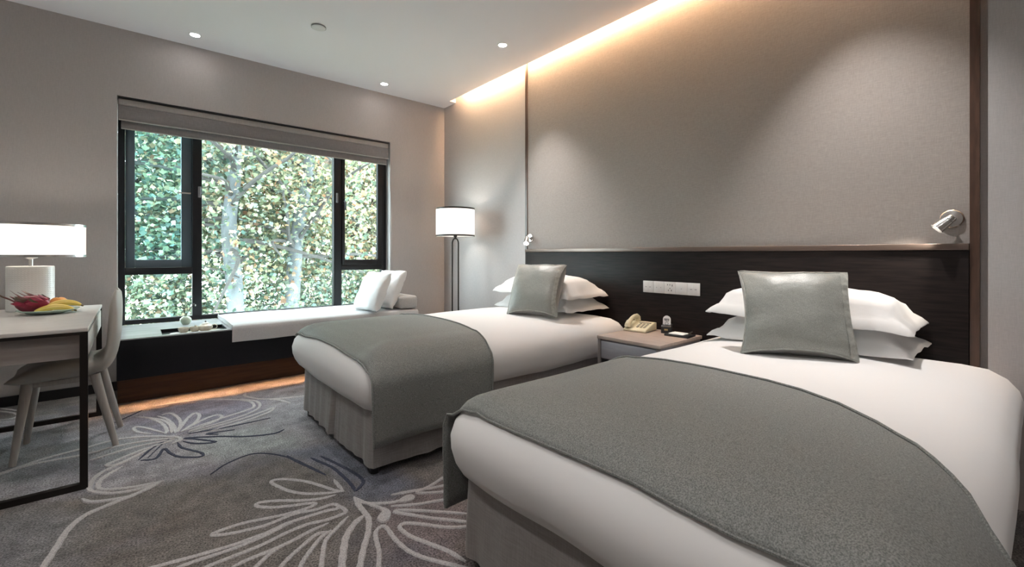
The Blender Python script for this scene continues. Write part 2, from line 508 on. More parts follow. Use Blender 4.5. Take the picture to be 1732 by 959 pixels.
def blob(bm, pts, zt=0.0035):
    P = catmull(pts + [pts[0]], 5)[:-1]
    c = sum(P, Vector()) / len(P)
    ring = [bm.verts.new(p + Vector((0, 0, zt))) for p in P]
    low = [bm.verts.new(p + (p - c) * .06 + Vector((0, 0, .0004))) for p in P]
    bm.faces.new(ring)
    for i in range(len(P)):
        j = (i + 1) % len(P)
        bm.faces.new((ring[i], ring[j], low[j], low[i]))

def motif(name, lines, mat, ox, oy, sc, width, blobs=(), label=None):
    bm = bmesh.new()
    for li, ln in enumerate(lines):
        w = width
        if isinstance(ln, tuple): ln, w = ln[0], width * ln[1]
        ribbon(bm, [floor_at(ox + x * sc, oy + y * sc) for x, y in ln], w, .0032 + .0001 * li)
    for b in blobs:
        blob(bm, [floor_at(ox + x * sc, oy + y * sc) for x, y in b], .0062)
    o = bm_obj(name, bm, mat, floor)
    o['label'] = label
    return o

near_lines = [
    [(740, 235), (675, 228), (560, 190), (430, 155), (270, 140), (190, 150), (182, 168), (240, 200), (330, 235), (450, 252), (560, 250), (700, 240)],
    [(660, 145), (690, 180), (735, 235)],
    [(675, 262), (560, 290), (400, 305), (250, 305), (120, 315), (65, 330), (75, 350), (180, 358), (330, 345), (480, 325), (515, 335), (420, 375), (250, 420), (0, 470), (-140, 510), (-250, 550), (-275, 562), (-255, 572), (-140, 560), (0, 530), (150, 490), (350, 410), (520, 375), (640, 335), (690, 342), (690, 365), (600, 385), (470, 425), (300, 480), (150, 550), (0, 605), (-140, 655), (-400, 730), (-715, 815), (-900, 870)],
    [(690, 345), (740, 370), (750, 392), (720, 412), (600, 455), (450, 490), (280, 560), (120, 640), (0, 690), (-150, 748), (-300, 808), (-420, 870)],
    [(-620, 850), (-400, 770), (-140, 685), (0, 630), (150, 565), (350, 465), (530, 405)],
    [(620, 480), (480, 540), (350, 610), (200, 690), (60, 815), (-20, 900)],
    [(-140, 830), (0, 760), (200, 680), (330, 625)],
    [(610, 545), (520, 570), (400, 670), (300, 760), (240, 830), (180, 910)],
    [(640, 535), (560, 590), (480, 690), (430, 760), (395, 830), (360, 910)],
    [(770, 430), (690, 510), (600, 610), (575, 720), (560, 840), (550, 920)],
    ([(895, 420), (830, 470), (760, 570), (735, 680), (720, 820), (715, 920)], 1.45),
    ([(815, 280), (860, 350), (900, 400), (930, 450), (925, 550), (890, 670), (860, 820), (850, 920)], 1.3),
    [(815, 280), (900, 322), (1000, 328), (1110, 320), (1200, 300), (1240, 288)],
    [(880, 318), (1010, 360), (1060, 400)],
    [(1005, 920), (1005, 810), (1010, 700), (985, 600), (985, 545), (1030, 505), (1070, 520), (1130, 600), (1230, 690), (1350, 745), (1500, 785), (1700, 830)],
    [(1720, 500), (1630, 512), (1500, 510), (1350, 490), (1220, 480), (1170, 500), (1180, 530), (1260, 585), (1400, 640), (1550, 700), (1680, 780)],
    [(1720, 480), (1630, 465), (1400, 440), (1250, 415), (1130, 395), (1200, 380), (1500, 395), (1700, 410)],
    [(1100, 350), (1300, 335), (1450, 310), (1620, 285), (1750, 260)],
    [(1100, 265), (1250, 235), (1440, 205), (1600, 170)],
    [(1560, 90), (1440, 170), (1380, 205), (1300, 245), (1440, 245), (1600, 225)],
]
near_blobs = [[(1150, 318), (1190, 285), (1245, 265), (1282, 275), (1275, 300), (1220, 318)],
              [(1000, 360), (1060, 370), (1098, 400), (1085, 450), (1040, 472), (995, 455), (1010, 420), (1030, 395)]]
motif('pale_flower_motif', near_lines, M['line_pale'], 420, 780, 0.2194, 0.0150, near_blobs, 'pale looping flower woven into the carpet beside the near bed')
motif('navy_leaf_motif', [
    [(300, -40), (370, 0), (480, 50), (600, 110)],
    [(480, -25), (560, 10), (650, 50), (740, 125), (800, 190), (825, 235)],
    [(560, -35), (640, 0), (740, 50), (830, 100), (885, 150), (870, 190), (825, 235)],
], M['line_navy'], 420, 780, 0.2194, 0.014, label='navy leaf outline woven into the carpet at the foot of the far bed')
far_lines = [
    [(497, 228), (545, 232), (590, 250), (610, 275), (605, 292)],
    [(545, 230), (600, 242), (625, 262), (628, 288)],
    [(590, 222), (625, 215), (655, 235), (660, 260), (640, 288)],
    [(575, 225), (612, 237), (637, 262), (640, 288)],
    [(650, 285), (685, 235), (712, 215), (730, 222), (715, 248), (665, 280)],
    [(665, 282), (740, 240), (790, 222), (812, 226), (790, 243), (690, 282)],
    [(560, 292), (510, 285), (490, 273), (500, 265), (540, 270), (610, 290)],
    [(660, 284), (800, 237), (900, 205), (930, 190), (915, 172), (860, 165), (760, 165), (650, 175), (560, 190)],
    [(690, 284), (850, 237), (930, 207), (952, 186), (935, 170), (880, 163)],
    [(700, 288), (880, 237), (960, 210), (1000, 195), (985, 211), (900, 242), (760, 283)],
    [(900, 140), (900, 152), (960, 163), (1060, 158), (1140, 148)],
    [(960, 163), (1020, 166), (1065, 179)],
    [(650, 302), (560, 300), (440, 310), (300, 345), (150, 385), (50, 420), (-60, 455)],
    [(650, 306), (540, 316), (420, 338), (300, 368), (120, 402), (0, 440), (-60, 470)],
    [(640, 312), (500, 337), (330, 388)],
    [(630, 316), (520, 350), (395, 402), (420, 405), (470, 385), (560, 340)],
    [(600, 302), (645, 302), (660, 312), (630, 328)],
    [(440, 400), (360, 440), (328, 482), (340, 502), (420, 508), (520, 490), (590, 468)],
    [(450, 410), (380, 450), (358, 480), (380, 495), (480, 487), (600, 464)],
    ([(590, 468), (500, 510), (400, 550), (310, 590), (250, 640), (210, 700), (160, 775), (100, 860)], 1.1),
    [(300, 530), (330, 540), (400, 534), (470, 520)],
    [(-60, 205), (30, 212), (65, 225), (20, 240), (-60, 245)],
    [(-60, 190), (50, 205), (80, 212)],
]
motif('pale_blossom_motif', far_lines, M['line_pale'], 0, 600, 0.4619, 0.0175, label='pale blossom with trailing stem woven into the carpet in front of the window bench')
motif('navy_vein_motif', [
    [(618, 310), (560, 340), (505, 388)], [(600, 322), (540, 380)],
    [(515, 388), (570, 380), (600, 345), (625, 362), (660, 375), (730, 375), (742, 362), (700, 350), (665, 340), (650, 322)],
    [(990, 232), (850, 262), (690, 290)], [(860, 275), (760, 290), (800, 292)],
    [(670, 318), (720, 326), (790, 320), (720, 310), (680, 306), (800, 300), (900, 300), (1000, 290), (1040, 275)],
    ([(770, 440), (830, 400), (920, 365), (1000, 365), (1080, 385), (1140, 415)], .55),
    ([(420, 250), (460, 232), (520, 205)], .7),
], M['line_navy'], 0, 600, 0.4619, 0.013, label='navy veins woven around the far blossom of the carpet')

def struct(name, boxes, mat):
    bm = bmesh.new()
    for b in boxes: add_box(bm, *b)
    return tag(bm_obj(name, bm, mat), kind='structure')

struct('wall_window', [(XL - .2, OX0, YW, YW + .2, -.3, 3.25), (OX1, XW + .3, YW, YW + .2, -.3, 3.25),
                       (OX0, OX1, YW, YW + .2, OZ1, 3.25), (OX0, OX1, YW, YW + .2, -.3, OZ0 - .012)], M['wall'])
struct('wall_bed', [(XW, XW + .2, YB - .2, YW, -.3, 3.25)], M['wall'])
struct('wall_left', [(XL - .2, XL, YB - .2, YW, -.3, 3.25)], M['wall'])
struct('wall_back', [(XL, XW, YB - .2, YB, -.3, 3.25)], M['wall'])
struct('wall_right', [(2.905, XW, YB, 0.138, 0, 3.1)], M['wall'])
struct('ceiling', [(XL, 2.895, YB, YW, ZC, ZC + .03), (XL - .2, XW + .2, YB - .2, YW + .2, 3.13, 3.3), (2.80, 2.815, YB, YW, ZC + .03, 3.13), (2.895, XW, 4.56, YW, ZC, 3.13)], M['ceiling'])
struct('baseboard_window', [(XL, OX0 + .005, YW - .014, YW, 0, .072), (2.28, XW, YW - .014, YW, 0, .072)], M['black_trim'])
struct('baseboard_left', [(XL, XL + .014, YB, YW - .014, 0, .072)], M['black_trim'])

# upholstered panel of the bed wall with its wooden edges
pn = struct('wall_panel', [(2.965, XW, 0.198, 3.245, 1.15, 3.128)], M['panel'])
struct('trim_1', [(2.955, XW, 3.245, 3.272, 0, 3.128)], M['trim_wood'])
struct('trim_2', [(2.945, XW, 0.166, 0.198, 0, 3.128)], M['trim_wood'])
hb = thing('headboard', 'long espresso headboard panel with a thin ledge behind both beds', 'headboard', (2.93, 1.72, 0))
def inv(p): return Matrix.Translation(-p.location)
def part_box(name, par, x0, x1, y0, y1, z0, z1, mat, bevel=0.0, sub=None):
    o = box(name, x0, x1, y0, y1, z0, z1, mat, None, bevel)
    o.data.transform(inv(par))
    o.parent = sub if sub else par
    return o
edges = [0.199, 3.244]
for a, b in zip(edges, edges[1:]):
    part_box('panel', hb, 2.935, XW - .001, a + .001, b - .001, 0.02, 1.119, M['dark_wood'], .0015)
part_box('ledge', hb, 2.925, XW - .001, 0.199, 3.244, 1.120, 1.150, M['trim_ledge'], .002)

# cove light strip above the ceiling edge
led = box('cove_light_strip', 2.885, 2.915, 0.0, 4.32, 3.04, 3.052, M['led'])
tag(led, 'warm light strip hidden in the ceiling cove along the bed wall', 'light strip')

# ------------------------------------------------------------------ window
win = bpy.data.objects.new('window_1', None); win.location = (1.08, 4.95, 0.51); link(win); tag(win, kind='structure')
FY0, FY1 = 4.93, 4.995
def wbox(name, x0, x1, z0, z1, mat, y0=FY0, y1=FY1, bevel=.003, sub=None):
    return part_box(name, win, x0, x1, y0, y1, z0, z1, mat, bevel, sub)
wbox('jamb', -.094, -.048, .507, 2.388, M['alu'])
wbox('jamb', 2.205, 2.258, .507, 2.388, M['alu'])
wbox('head_rail', -.048, 2.205, 2.32, 2.388, M['alu'])
wbox('bottom_rail', -.048, 2.205, .507, .545, M['alu'])
wbox('mullion', .410, .482, .545, 2.32, M['alu'])
wbox('mullion', 1.660, 1.745, .545, 2.32, M['alu'])
wbox('transom', -.048, .410, .925, .985, M['alu'])
wbox('transom', 1.745, 2.205, .925, .983, M['alu'])
wbox('pane', -.048, .410, .545, .925, M['glass'], 4.962, 4.968, 0)
wbox('pane', .482, 1.660, .545, 2.32, M['glass'], 4.962, 4.968, 0)
wbox('pane', 1.745, 2.205, .545, .925, M['glass'], 4.962, 4.968, 0)
def sash(x0, x1, z0, z1, wl, wr, wb, y0, y1, mat, glass):
    bm = bmesh.new()
    add_box(bm, x0, x0 + wl, y0, y1, z0, z1, .003)
    add_box(bm, x1 - wr, x1, y0, y1, z0, z1, .003)
    add_box(bm, x0 + wl, x1 - wr, y0, y1, z0, z0 + wb, .003)
    add_box(bm, x0 + wl, x1 - wr, y0, y1, z1 - wb, z1, .003)
    s = bm_obj('sash', bm, mat, None, True)
    s.data.transform(inv(win)); s.parent = win
    ym = (y0 + y1) / 2
    wbox('pane', x0 + wl, x1 - wr, z0 + wb, z1 - wb, glass, ym - .003, ym + .003, 0, s)
    return s
s1 = sash(-.047, .409, .986, 2.319, .062, .078, .066, 4.958, 4.998, M['sash'], M['glass_screen'])
s2 = sash(1.746, 2.204, .984, 2.319, .032, .053, .057, 4.918, 4.962, M['alu'], M['glass'])
def handle(x, z, y, sub):
    bm = bmesh.new()
    add_box(bm, x - .011, x + .011, y - .012, y, z - .035, z + .035, .004)
    tube_into(bm, [(x, y - .01, z), (x, y - .035, z), (x + .004, y - .045, z - .02), (x + .006, y - .045, z - .10)], [.008, .008, .009, .008], 8)
    o = bm_obj('handle', bm, M['alu'], None, True); o.data.transform(inv(win)); o.parent = sub
handle(1.762, 1.68, 4.918, s2)
wbox('lock_plate', .452, .474, 1.615, 1.715, M['lock'], 4.918, 4.93, .004)
wbox('lock_plate', 1.683, 1.705, 1.66, 1.765, M['lock'], 4.918, 4.93, .004)
wbox('stay_arm', .30, .40, 1.643, 1.655, M['nickel'], 4.94, 4.958, .002, s1)

# folded blind under the lintel
bl = thing('roman_blind', 'grey roman blind folded up under the window lintel', 'blind', (1.08, 4.86, 2.13))
def fold(name, x0, x1, zt, zb, y, bulge, mat, n=8):
    prof = []
    for i in range(n + 1):
        t = i / n
        prof.append((y - bulge * math.sin(PI * min(1, t * 1.05)) * .6 - bulge * t * .4, zt + (zb - zt) * t))
    prof += [(y + .012 - bulge * .4, zb + .002)] + [(y + .012, zt)]
    vs, fs = [], []
    nx = 24
    for i in range(nx + 1):
        x = x0 + (x1 - x0) * i / nx
        for (yy, zz) in prof: vs.append((x, yy, zz + .0025 * noise.noise(Vector((x * 2, zt * 9, 0)))))
    k = len(prof)
    for i in range(nx):
        for q in range(k):
            fs.append((i * k + q, (i + 1) * k + q, (i + 1) * k + (q + 1) % k, i * k + (q + 1) % k))
    fs.append(tuple(range(k))); fs.append(tuple(nx * k + q for q in range(k))[::-1])
    o = mesh_obj(name, vs, fs, mat, None, True, 45); o.data.transform(inv(bl)); o.parent = bl
    return o
part_box('headrail', bl, -.088, 2.252, 4.850, 4.90, 2.325, 2.375, M['blind_a'], .004)
part_box('gap_shade', bl, -.090, 2.254, 4.835, 4.90, 2.378, 2.389, M['black_trim'])  # black strip standing in for the shaded gap below the lintel
fold('fold', -.088, 2.252, 2.322, 2.205, 4.856, .022, M['blind_b'])
part_box('hem', bl, -.088, 2.252, 4.838, 4.848, 2.195, 2.206, M['blind_a'], .003)
fold('fold', -.072, 2.238, 2.20, 2.140, 4.872, .012, M['blind_b'])
part_box('hem', bl, -.072, 2.238, 4.862, 4.872, 2.130, 2.141, M['blind_a'], .003)
cd = tube('blind_cord', [(2.245, 4.815, 2.16), (2.262, 4.812, 1.7), (2.275, 4.812, 1.2), (2.285, 4.812, .80)], .0018, M['blind_a'], None, 6)
cd.data.transform(inv(bl)); cd.parent = bl

# ------------------------------------------------------------------ window bench
BX0, BX1, BY, BZ = -.085, 2.240, 4.13, .505
bn = thing('window_bench', 'black window bench with grey stone top and lit walnut plinth', 'bench', (1.08, 4.5, 0))
part_box('front_panel', bn, BX0, BX1, BY, BY + .02, .218, BZ - .008, M['bench_face'], .001)
part_box('side_panel', bn, BX0, BX0 + .018, BY + .02, YW - .001, .218, BZ - .008, M['bench_face'])
part_box('side_panel', bn, BX1 - .018, BX1, BY + .02, YW - .001, .218, BZ - .008, M['bench_face'])
part_box('underside', bn, BX0 + .018, BX1 - .018, BY + .05, YW - .001, .225, .240, M['bench_face'])
part_box('led_shield', bn, BX0 + .018, BX1 - .018, BY + .036, BY + .0495, .222, .242, M['bench_face'])  # unseen block added to keep the LED light off the kickboard
part_box('kickboard', bn, BX0, BX1 - .02, 4.373, 4.39, .0005, .224, M['kick'])
TX0, TX1, TY0, TY1 = .165, .580, 4.185, 4.485
bm = bmesh.new()
for b in ((BX0, TX0, BY + .0005, 4.929), (TX1, BX1 + .006, BY + .0005, 4.929), (TX0, TX1, BY + .0005, TY0), (TX0, TX1, TY1, 4.929)):
    add_box(bm, b[0], b[1], b[2], b[3], BZ - .02, BZ)
o = bm_obj('top', bm, M['bench_top']); o.data.transform(inv(bn)); o.parent = bn
bm = bmesh.new()
add_box(bm, TX0 + .0005, TX1 - .0005, TY0 + .0005, TY1 - .0005, BZ - .045, BZ - .026)
for b in ((TX0 + .0005, TX0 + .004, TY0, TY1), (TX1 - .004, TX1 - .0005, TY0, TY1), (TX0, TX1, TY0 + .0005, TY0 + .004), (TX0, TX1, TY1 - .004, TY1 - .0005)):
    add_box(bm, b[0], b[1], b[2], b[3], BZ - .045, BZ - .001)
o = bm_obj('tray_recess', bm, M['bench_face']); o.data.transform(inv(bn)); o.parent = bn
o = box('led_strip', BX0 + .03, BX1 - .05, BY + .0215, BY + .030, .238, .242, M['led_bench']); o.data.transform(inv(bn)); o.parent = bn
o['label'] = 'warm light strip under the bench'

# seat pad with a front flap
def pad_mesh():
    x0, x1 = .60, 2.236
    prof = [(4.925, .508), (4.925, .533), (4.905, .541), (4.5, .545), (4.16, .541), (4.125, .536), (4.112, .524), (4.109, .49), (4.107, .405), (4.119, .405), (4.121, .5075), (4.2, .508)]
    vs, fs = [], []
    nx = 40
    for i in range(nx + 1):
        x = x0 + (x1 - x0) * i / nx
        e = min(1, min(i, nx - i) / 1.5)
        for k, (y, z) in enumerate(prof):
            w = noise.noise(Vector((x * 5, y * 6, 3))) * .003 if 1 <= k <= 8 else 0
            zz = z + w - (0.006 * (1 - e) if 2 <= k <= 6 else 0)
            vs.append((x, y + (w * .8 if k in (7, 8) else 0), zz))
    k = len(prof)
    for i in range(nx):
        for q in range(k):
            fs.append((i * k + q, (i + 1) * k + q, (i + 1) * k + (q + 1) % k, i * k + (q + 1) % k))
    fs.append(tuple(range(k))); fs.append(tuple(nx * k + q for q in range(k))[::-1])
    return vs, fs
pv, pf = pad_mesh()
pad = mesh_obj('seat_pad', pv, pf, M['bench_pad'], None, True, 50)
tag(pad, 'pale linen seat pad hanging over the front of the window bench', 'seat pad')
bo = tube('piping', [(.602, 4.118, .537), (.602, 4.5, .546), (.602, 4.9, .542)], .003, M['bench_pad'], pad, 6)

arm = box('bolster_armrest', 2.035, 2.236, 4.115, 4.80, .548, .678, M['armrest'], None, .032, 4)
tag(arm, 'beige upholstered block armrest at the right end of the window bench', 'armrest')

# ------------------------------------------------------------------ soft goods
def pillow_mesh(w, h, t, flange=0.0, n=26, pinch=.06, seed=0.0, droop=0.0, crease=.012, pw=.42):
    """cushion lying in local xy (w along x, h along y), thickness t along z"""
    vs, fs = [], []
    us = [-1 + 2 * i / n for i in range(n + 1)]
    def pos(u, v, sgn):
        inner_u, inner_v = w / 2 - flange, h / 2 - flange
        fu, fv = abs(u), abs(v)
        ku = (w / 2) * u * (1 - pinch * (1 - fv ** 2) * fu ** 3) if True else 0
        kv = (h / 2) * v * (1 - pinch * (1 - fu ** 2) * fv ** 3)
        iu, iv = min(1, abs(ku) / max(inner_u, 1e-6)), min(1, abs(kv) / max(inner_v, 1e-6))
        body = max(0.0, (1 - iu ** 2.6)) ** pw * max(0.0, (1 - iv ** 2.6)) ** pw
        z = t / 2 * body
        edge = 1 - body
        wr = crease * noise.noise(Vector((ku * 9 + seed, kv * 9, seed * 3 + sgn))) * (0.35 + .65 * edge) * min(1, body * 5 + .15)
        fine = .30 * crease * noise.noise(Vector((ku * 30 + seed, kv * 30, seed + 9))) * min(1, edge + .2) * min(1, body * 6)
        zz = sgn * (z + .0025) + wr + fine
        fl = max(0.0, max(iu, iv) - .0) ** 14
        zz -= droop * fl * max(fu, fv) ** 8
        if flange: zz += .010 * noise.noise(Vector((ku * 14 + seed, kv * 14, 5))) * fl
        return (ku, kv, zz)
    for sgn in (1, -1):
        for v in us:
            for u in us: vs.append(pos(math.sin(u * PI / 2) * .35 + u * .65, math.sin(v * PI / 2) * .35 + v * .65, sgn))
    k = n + 1
    off = k * k
    for j in range(n):
        for i in range(n):
            a = j * k + i
            fs.append((a, a + 1, a + k + 1, a + k))
            fs.append((off + a, off + a + k, off + a + k + 1, off + a + 1))
    for i in range(n):
        fs.append((i, off + i, off + i + 1, i + 1))
        b = n * k + i
        fs.append((b, b + 1, off + b + 1, off + b))
        fs.append((i * k, (i + 1) * k, off + (i + 1) * k, off + i * k))
        c = i * k + n
        fs.append((c, off + c, off + c + k, c + k))
    rim = [pos(math.sin(u * PI / 2) * .35 + u * .65, -1, 1) for u in us] + [pos(1, math.sin(v * PI / 2) * .35 + v * .65, 1) for v in us[1:]] \
        + [pos(math.sin(u * PI / 2) * .35 + u * .65, 1, 1) for u in us[::-1][1:]] + [pos(-1, math.sin(v * PI / 2) * .35 + v * .65, 1) for v in us[::-1][1:]]
    return vs, fs, rim, pos

def pillow(name, label, cat, mtx, w, h, t, mat, group=None, **kw):
    vs, fs, rim, pos = pillow_mesh(w, h, t, **kw)
    o = mesh_obj(name, vs, fs, mat, None, True, 70)
    o.matrix_world = mtx
    tag(o, label, cat, group)
    return o, rim, pos

def trim_cushion(o, rim, pos, w, band_from=None):
    pts = [(x * 1.004, y * 1.004, z - .0025) for x, y, z in rim]
    tube('piping', pts, .0045, M['band'], o, 6)
    if band_from is not None:
        vs, fs = [], []
        n = 30
        for i in range(n + 1):
            v = -1 + 2 * i / n
            for u in np.linspace(band_from, 1.0, 6):
                x, y, z = pos(u, v, 1)
                vs.append((x, y, z + .0028 + .0018 * math.sin(i * 1.9)))
        for i in range(n):
            for q in range(5):
                a = i * 6 + q
                fs.append((a, a + 1, a + 7, a + 6))
        b = mesh_obj('side_band', vs, fs, M['band'], o, True, 70)

# ---- beds
PROF = [(.135, .365), (.10, .340), (.070, .332), (.040, .345), (.016, .385), (.003, .43), (0, .475), (.014, .522), (.048, .564), (.105, .598),
        (.18, .620), (.27, .635), (.37, .644), (.47, .649), (.57, .651)]
PT = PROF[6:]
def ztop(d):
    if d <= 0: return PT[0][1]
    for (a, za), (b, zb) in zip(PT, PT[1:]):
        if d <= b: return za + (zb - za) * (d - a) / (b - a)
    return PT[-1][1]
def corner_inset(dx, dy, r=.10):
    if dx < r and dy < r:
        return r - math.hypot(r - dx, r - dy)
    return min(dx, dy)

FX = .822
HX = 2.932
def duvet(label, y0, y1, seed, group=None):
    cx, cy = (FX + HX) / 2, (y0 + y1) / 2
    vs, fs, rings = [], [], []
    NC, NXS, NYS = 9, 40, 22
    for (ins, z) in PROF:
        hx, hy = (HX - FX) / 2 - ins, (y1 - y0) / 2 - ins
        r = max(.10 - ins, .0008)
        pts = []
        def arc(ox, oy, a0):
            for k in range(NC + 1):
                a = a0 + PI / 2 * k / NC
                pts.append((ox + r * math.cos(a), oy + r * math.sin(a)))
        arc(hx - r, hy - r, 0)
        for k in range(1, NXS): pts.append((hx - r - (2 * hx - 2 * r) * k / NXS, hy))
        arc(-hx + r, hy - r, PI / 2)
        for k in range(1, NYS): pts.append((-hx, hy - r - (2 * hy - 2 * r) * k / NYS))
        arc(-hx + r, -hy + r, PI)
        for k in range(1, NXS): pts.append((-hx + r + (2 * hx - 2 * r) * k / NXS, -hy))
        arc(hx - r, -hy + r, 1.5 * PI)
        for k in range(1, NYS): pts.append((hx, -hy + r + (2 * hy - 2 * r) * k / NYS))
        ring = []
        for (x, y) in pts:
            p = Vector((cx + x, cy + y, 0))
            nz = noise.noise(Vector((p.x * 2.2 + seed, p.y * 2.2, z * 3)))
            n2 = noise.noise(Vector((p.x * 6 + seed, p.y * 6, z * 5)))
            side = 1 - min(1, ins / .3)
            out = (.008 * nz + .003 * n2) * (1 if .34 < z < .6 else .3) * side
            d = Vector((x / max(hx, .01), y / max(hy, .01), 0))
            dn = Vector((math.copysign(abs(d.x) ** 8, d.x), math.copysign(abs(d.y) ** 8, d.y), 0))
            if dn.length > 0: dn.normalize()
            p += dn * out
            p.x = min(p.x, HX)
            zz = z + .006 * nz + .002 * n2
            if z < .40: zz = z + .016 * noise.noise(Vector((p.x * 3 + seed, p.y * 3, 1))) + .004 * n2
            ring.append(len(vs)); vs.append((p.x, p.y, zz))
        rings.append(ring)
    m = len(rings[0])
    for a, b in zip(rings, rings[1:]):
        for k in range(m):
            fs.append((a[k], a[(k + 1) % m], b[(k + 1) % m], b[k]))
    fs.append(tuple(rings[-1]))
    o = mesh_obj('duvet', vs, fs, M['white_cloth'], None, True, 80)
    tag(o, label, 'duvet', group)
    return o

def runner(label, y0, y1, seed, dseed, xa=.855, xb=1.60, pulled=False, group=None, hem=.185, flap_back=0.0):
    nx = 44
    # section path: (lateral offset from the right edge y0 or left edge y1, z)
    side = [(-.020 - .003 * (k % 2), z) for k, z in enumerate((hem, hem + .04, .26, .30, .34, .38, .42))]
    side += [(-.019, .455), (-.017, .48), (-.004, .53)]
    top = [(.030, .580), (.062, .599), (.09, .609), (.125, .6205), (.16, .629), (.205, .637), (.25, .643), (.35, .651), (.46, .656), (.57, .658)]
    wid = y1 - y0
    sect = [('R', d, z) for d, z in side + top] + [('L', d, z) for d, z in (side + top)[::-1]]
    vs, fs = [], []
    k = len(sect)
    for i in range(nx + 1):
        t = i / nx
        for q, (s, d, z) in enumerate(sect):
            y = y0 + d if s == 'R' else y1 - d
            yc = (y - (y0 + y1) / 2) / (wid / 2)
            xe = xa + .012 * noise.noise(Vector((y * 3, seed, 0))) + (.018 if abs(yc) < .8 else 0) * (1 - abs(yc))
            xx1 = xb - .02 * abs(yc) ** 2 - (.05 * max(0, (.55 - z)) if abs(yc) > .95 else 0)
            if pulled and s == 'R':
                key = d if z >= .5 or d > 0 else -.4 * (.5 - z)
                xx1 = float(np.interp(key, [-.13, -.03, .02, .06, .10, .14, .20, .26, .35, .46, .60, .70], [1.03, 1.19, 1.25, 1.34, 1.395, 1.44, 1.50, 1.545, 1.595, 1.635, 1.666, 1.676]))
            elif pulled:
                xx1 = float(np.interp(d, [-.02, .1, .3, .7], [1.65, 1.70, 1.695, 1.676]))
            if s == 'L' and d < .03: xe += flap_back * min(1, (.03 - d) / .05)
            x = xe + (xx1 - xe) * t
            dfoot = x - FX
            dd = d
            if d > -.02:
                ins = corner_inset(max(dfoot, 0), max(d, 0))
                zmax = ztop(max(ins, .012)) + .008
                z = min(z, zmax) if d > 0 else min(z, max(zmax, .50))
            nzv = noise.noise(Vector((x * 2.2 + dseed, y * 2.2, z * 3)))
            yy = y
            if d < 0 and z < .5:
                fall = (.5 - z) / .3
                wav = .012 * math.sin(x * 9 + seed) * fall + .006 * noise.noise(Vector((x * 7, z * 4, seed))) * fall
                yy = y + (wav - .004 if s == 'R' else -wav + .004)
                if dfoot < .2: yy += (-.006 if s == 'R' else .006) * (1 - dfoot / .2)
            zz = z + (.006 * nzv if d > 0 else 0) + .004 + (.008 if 0 < d < .2 else 0)
            vs.append((x, yy, zz))
    for i in range(nx):
        for q in range(k - 1):
            a = i * k + q
            fs.append((a, a + 1, a + k + 1, a + k))
    o = mesh_obj('bed_runner', vs, fs, M['runner'], None, True, 80)
    sm = o.modifiers.new('thickness', 'SOLIDIFY'); sm.thickness = .005; sm.offset = 1.0
    tag(o, label, 'bed runner', group)
    # folded hems
    for ii, nm in ((0, 'hem'), (nx, 'hem')):
        pts = [Vector(vs[ii * k + q]) + Vector((0, 0, .003)) for q in range(k)]
        tube(nm, pts, .0042, M['runner'], o, 6)
    return o

def bed(label, y0, y1, feet_x=(.93, 2.85), pleat=None, seed=0.0):
    """y0,y1: skirt faces"""
    bx0, bx1 = .90, 2.93
    cy = (y0 + y1) / 2
    t = thing('bed', label, 'bed', ((bx0 + bx1) / 2, cy, 0))
    part_box('base', t, bx0 + .05, bx1 - .002, y0 + .05, y1 - .05, .075, .355, M['skirt'])
    part_box('mattress', t, bx0 + .012, bx1 - .002, y0 - .005, y1 + .005, .356, .575, M['sheet'], .05)
    # skirt
    path = []
    seg = 150
    L1, L2 = bx1 - bx0 - .002, y1 - y0
    for i in range(91): path.append((bx1 - .002 - L1 * i / 90, y0, (0, -1), None))
    for i in range(1, 110): path.append((bx0, y0 + L2 * i / 110, (-1, 0), L2 * i / 110))
    for i in range(91): path.append((bx0 + L1 * i / 90, y1, (0, 1), None))
    rows = (.372, .30, .22, .14, .085, .048)
    vs, fs = [], []
    pc = L2 * .47
    for j, z in enumerate(rows):
        f = (rows[0] - z) / (rows[0] - rows[-1])
        for i, (x, y, n, s) in enumerate(path):
            w = (.003 + .011 * f) * noise.noise(Vector((x * 11 + seed, y * 11, f * .8))) + .004 * f * math.sin((x + y) * 55 + seed)
            w += .014 * f
            if s is not None:
                e = abs(s - pc)
                if e < .03: w -= .055 * (1 - e / .03) * (.35 + .65 * f)
                elif e < .09: w += .010 * f
            vs.append((x + n[0] * w, y + n[1] * w, z + (.006 * noise.noise(Vector((x * 4, y * 4, seed))) if j == len(rows) - 1 else 0)))
    k = len(path)
    for j in range(len(rows) - 1):
        for i in range(k - 1):
            fs.append((j * k + i, j * k + i + 1, (j + 1) * k + i + 1, (j + 1) * k + i))
    sk = mesh_obj('skirt', vs, fs, M['skirt'], None, True, 60)
    sk.data.transform(inv(t)); sk.parent = t
    for fx in feet_x:
        for fy in (y0 + .045, y1 - .045):
            bm = bmesh.new()
            tube_into(bm, [(fx, fy, 0), (fx, fy, .018), (fx, fy, .075)], [.022, .024, .032], 12)
            o = bm_obj('foot', bm, M['black'], None, True); o.data.transform(inv(t)); o.parent = t
    return t

bed('single bed with grey pleated skirt, the one nearer the window', 2.12, 3.25, seed=1.3)
bed('single bed with grey pleated skirt, the one nearest the camera', .165, 1.29, seed=6.1)
duvet('white duvet on the bed nearer the window', 2.04, 3.345, 2.0, 'duvets')
duvet('white duvet on the bed nearest the camera', .030, 1.355, 9.0, 'duvets')
runner('grey-green bed runner across the bed nearer the window', 2.04, 3.345, 4.0, 2.0, group='bed runners', flap_back=.16)
runner('grey-green bed runner across the bed nearest the camera', .030, 1.355, 13.0, 9.0, pulled=True, group='bed runners')

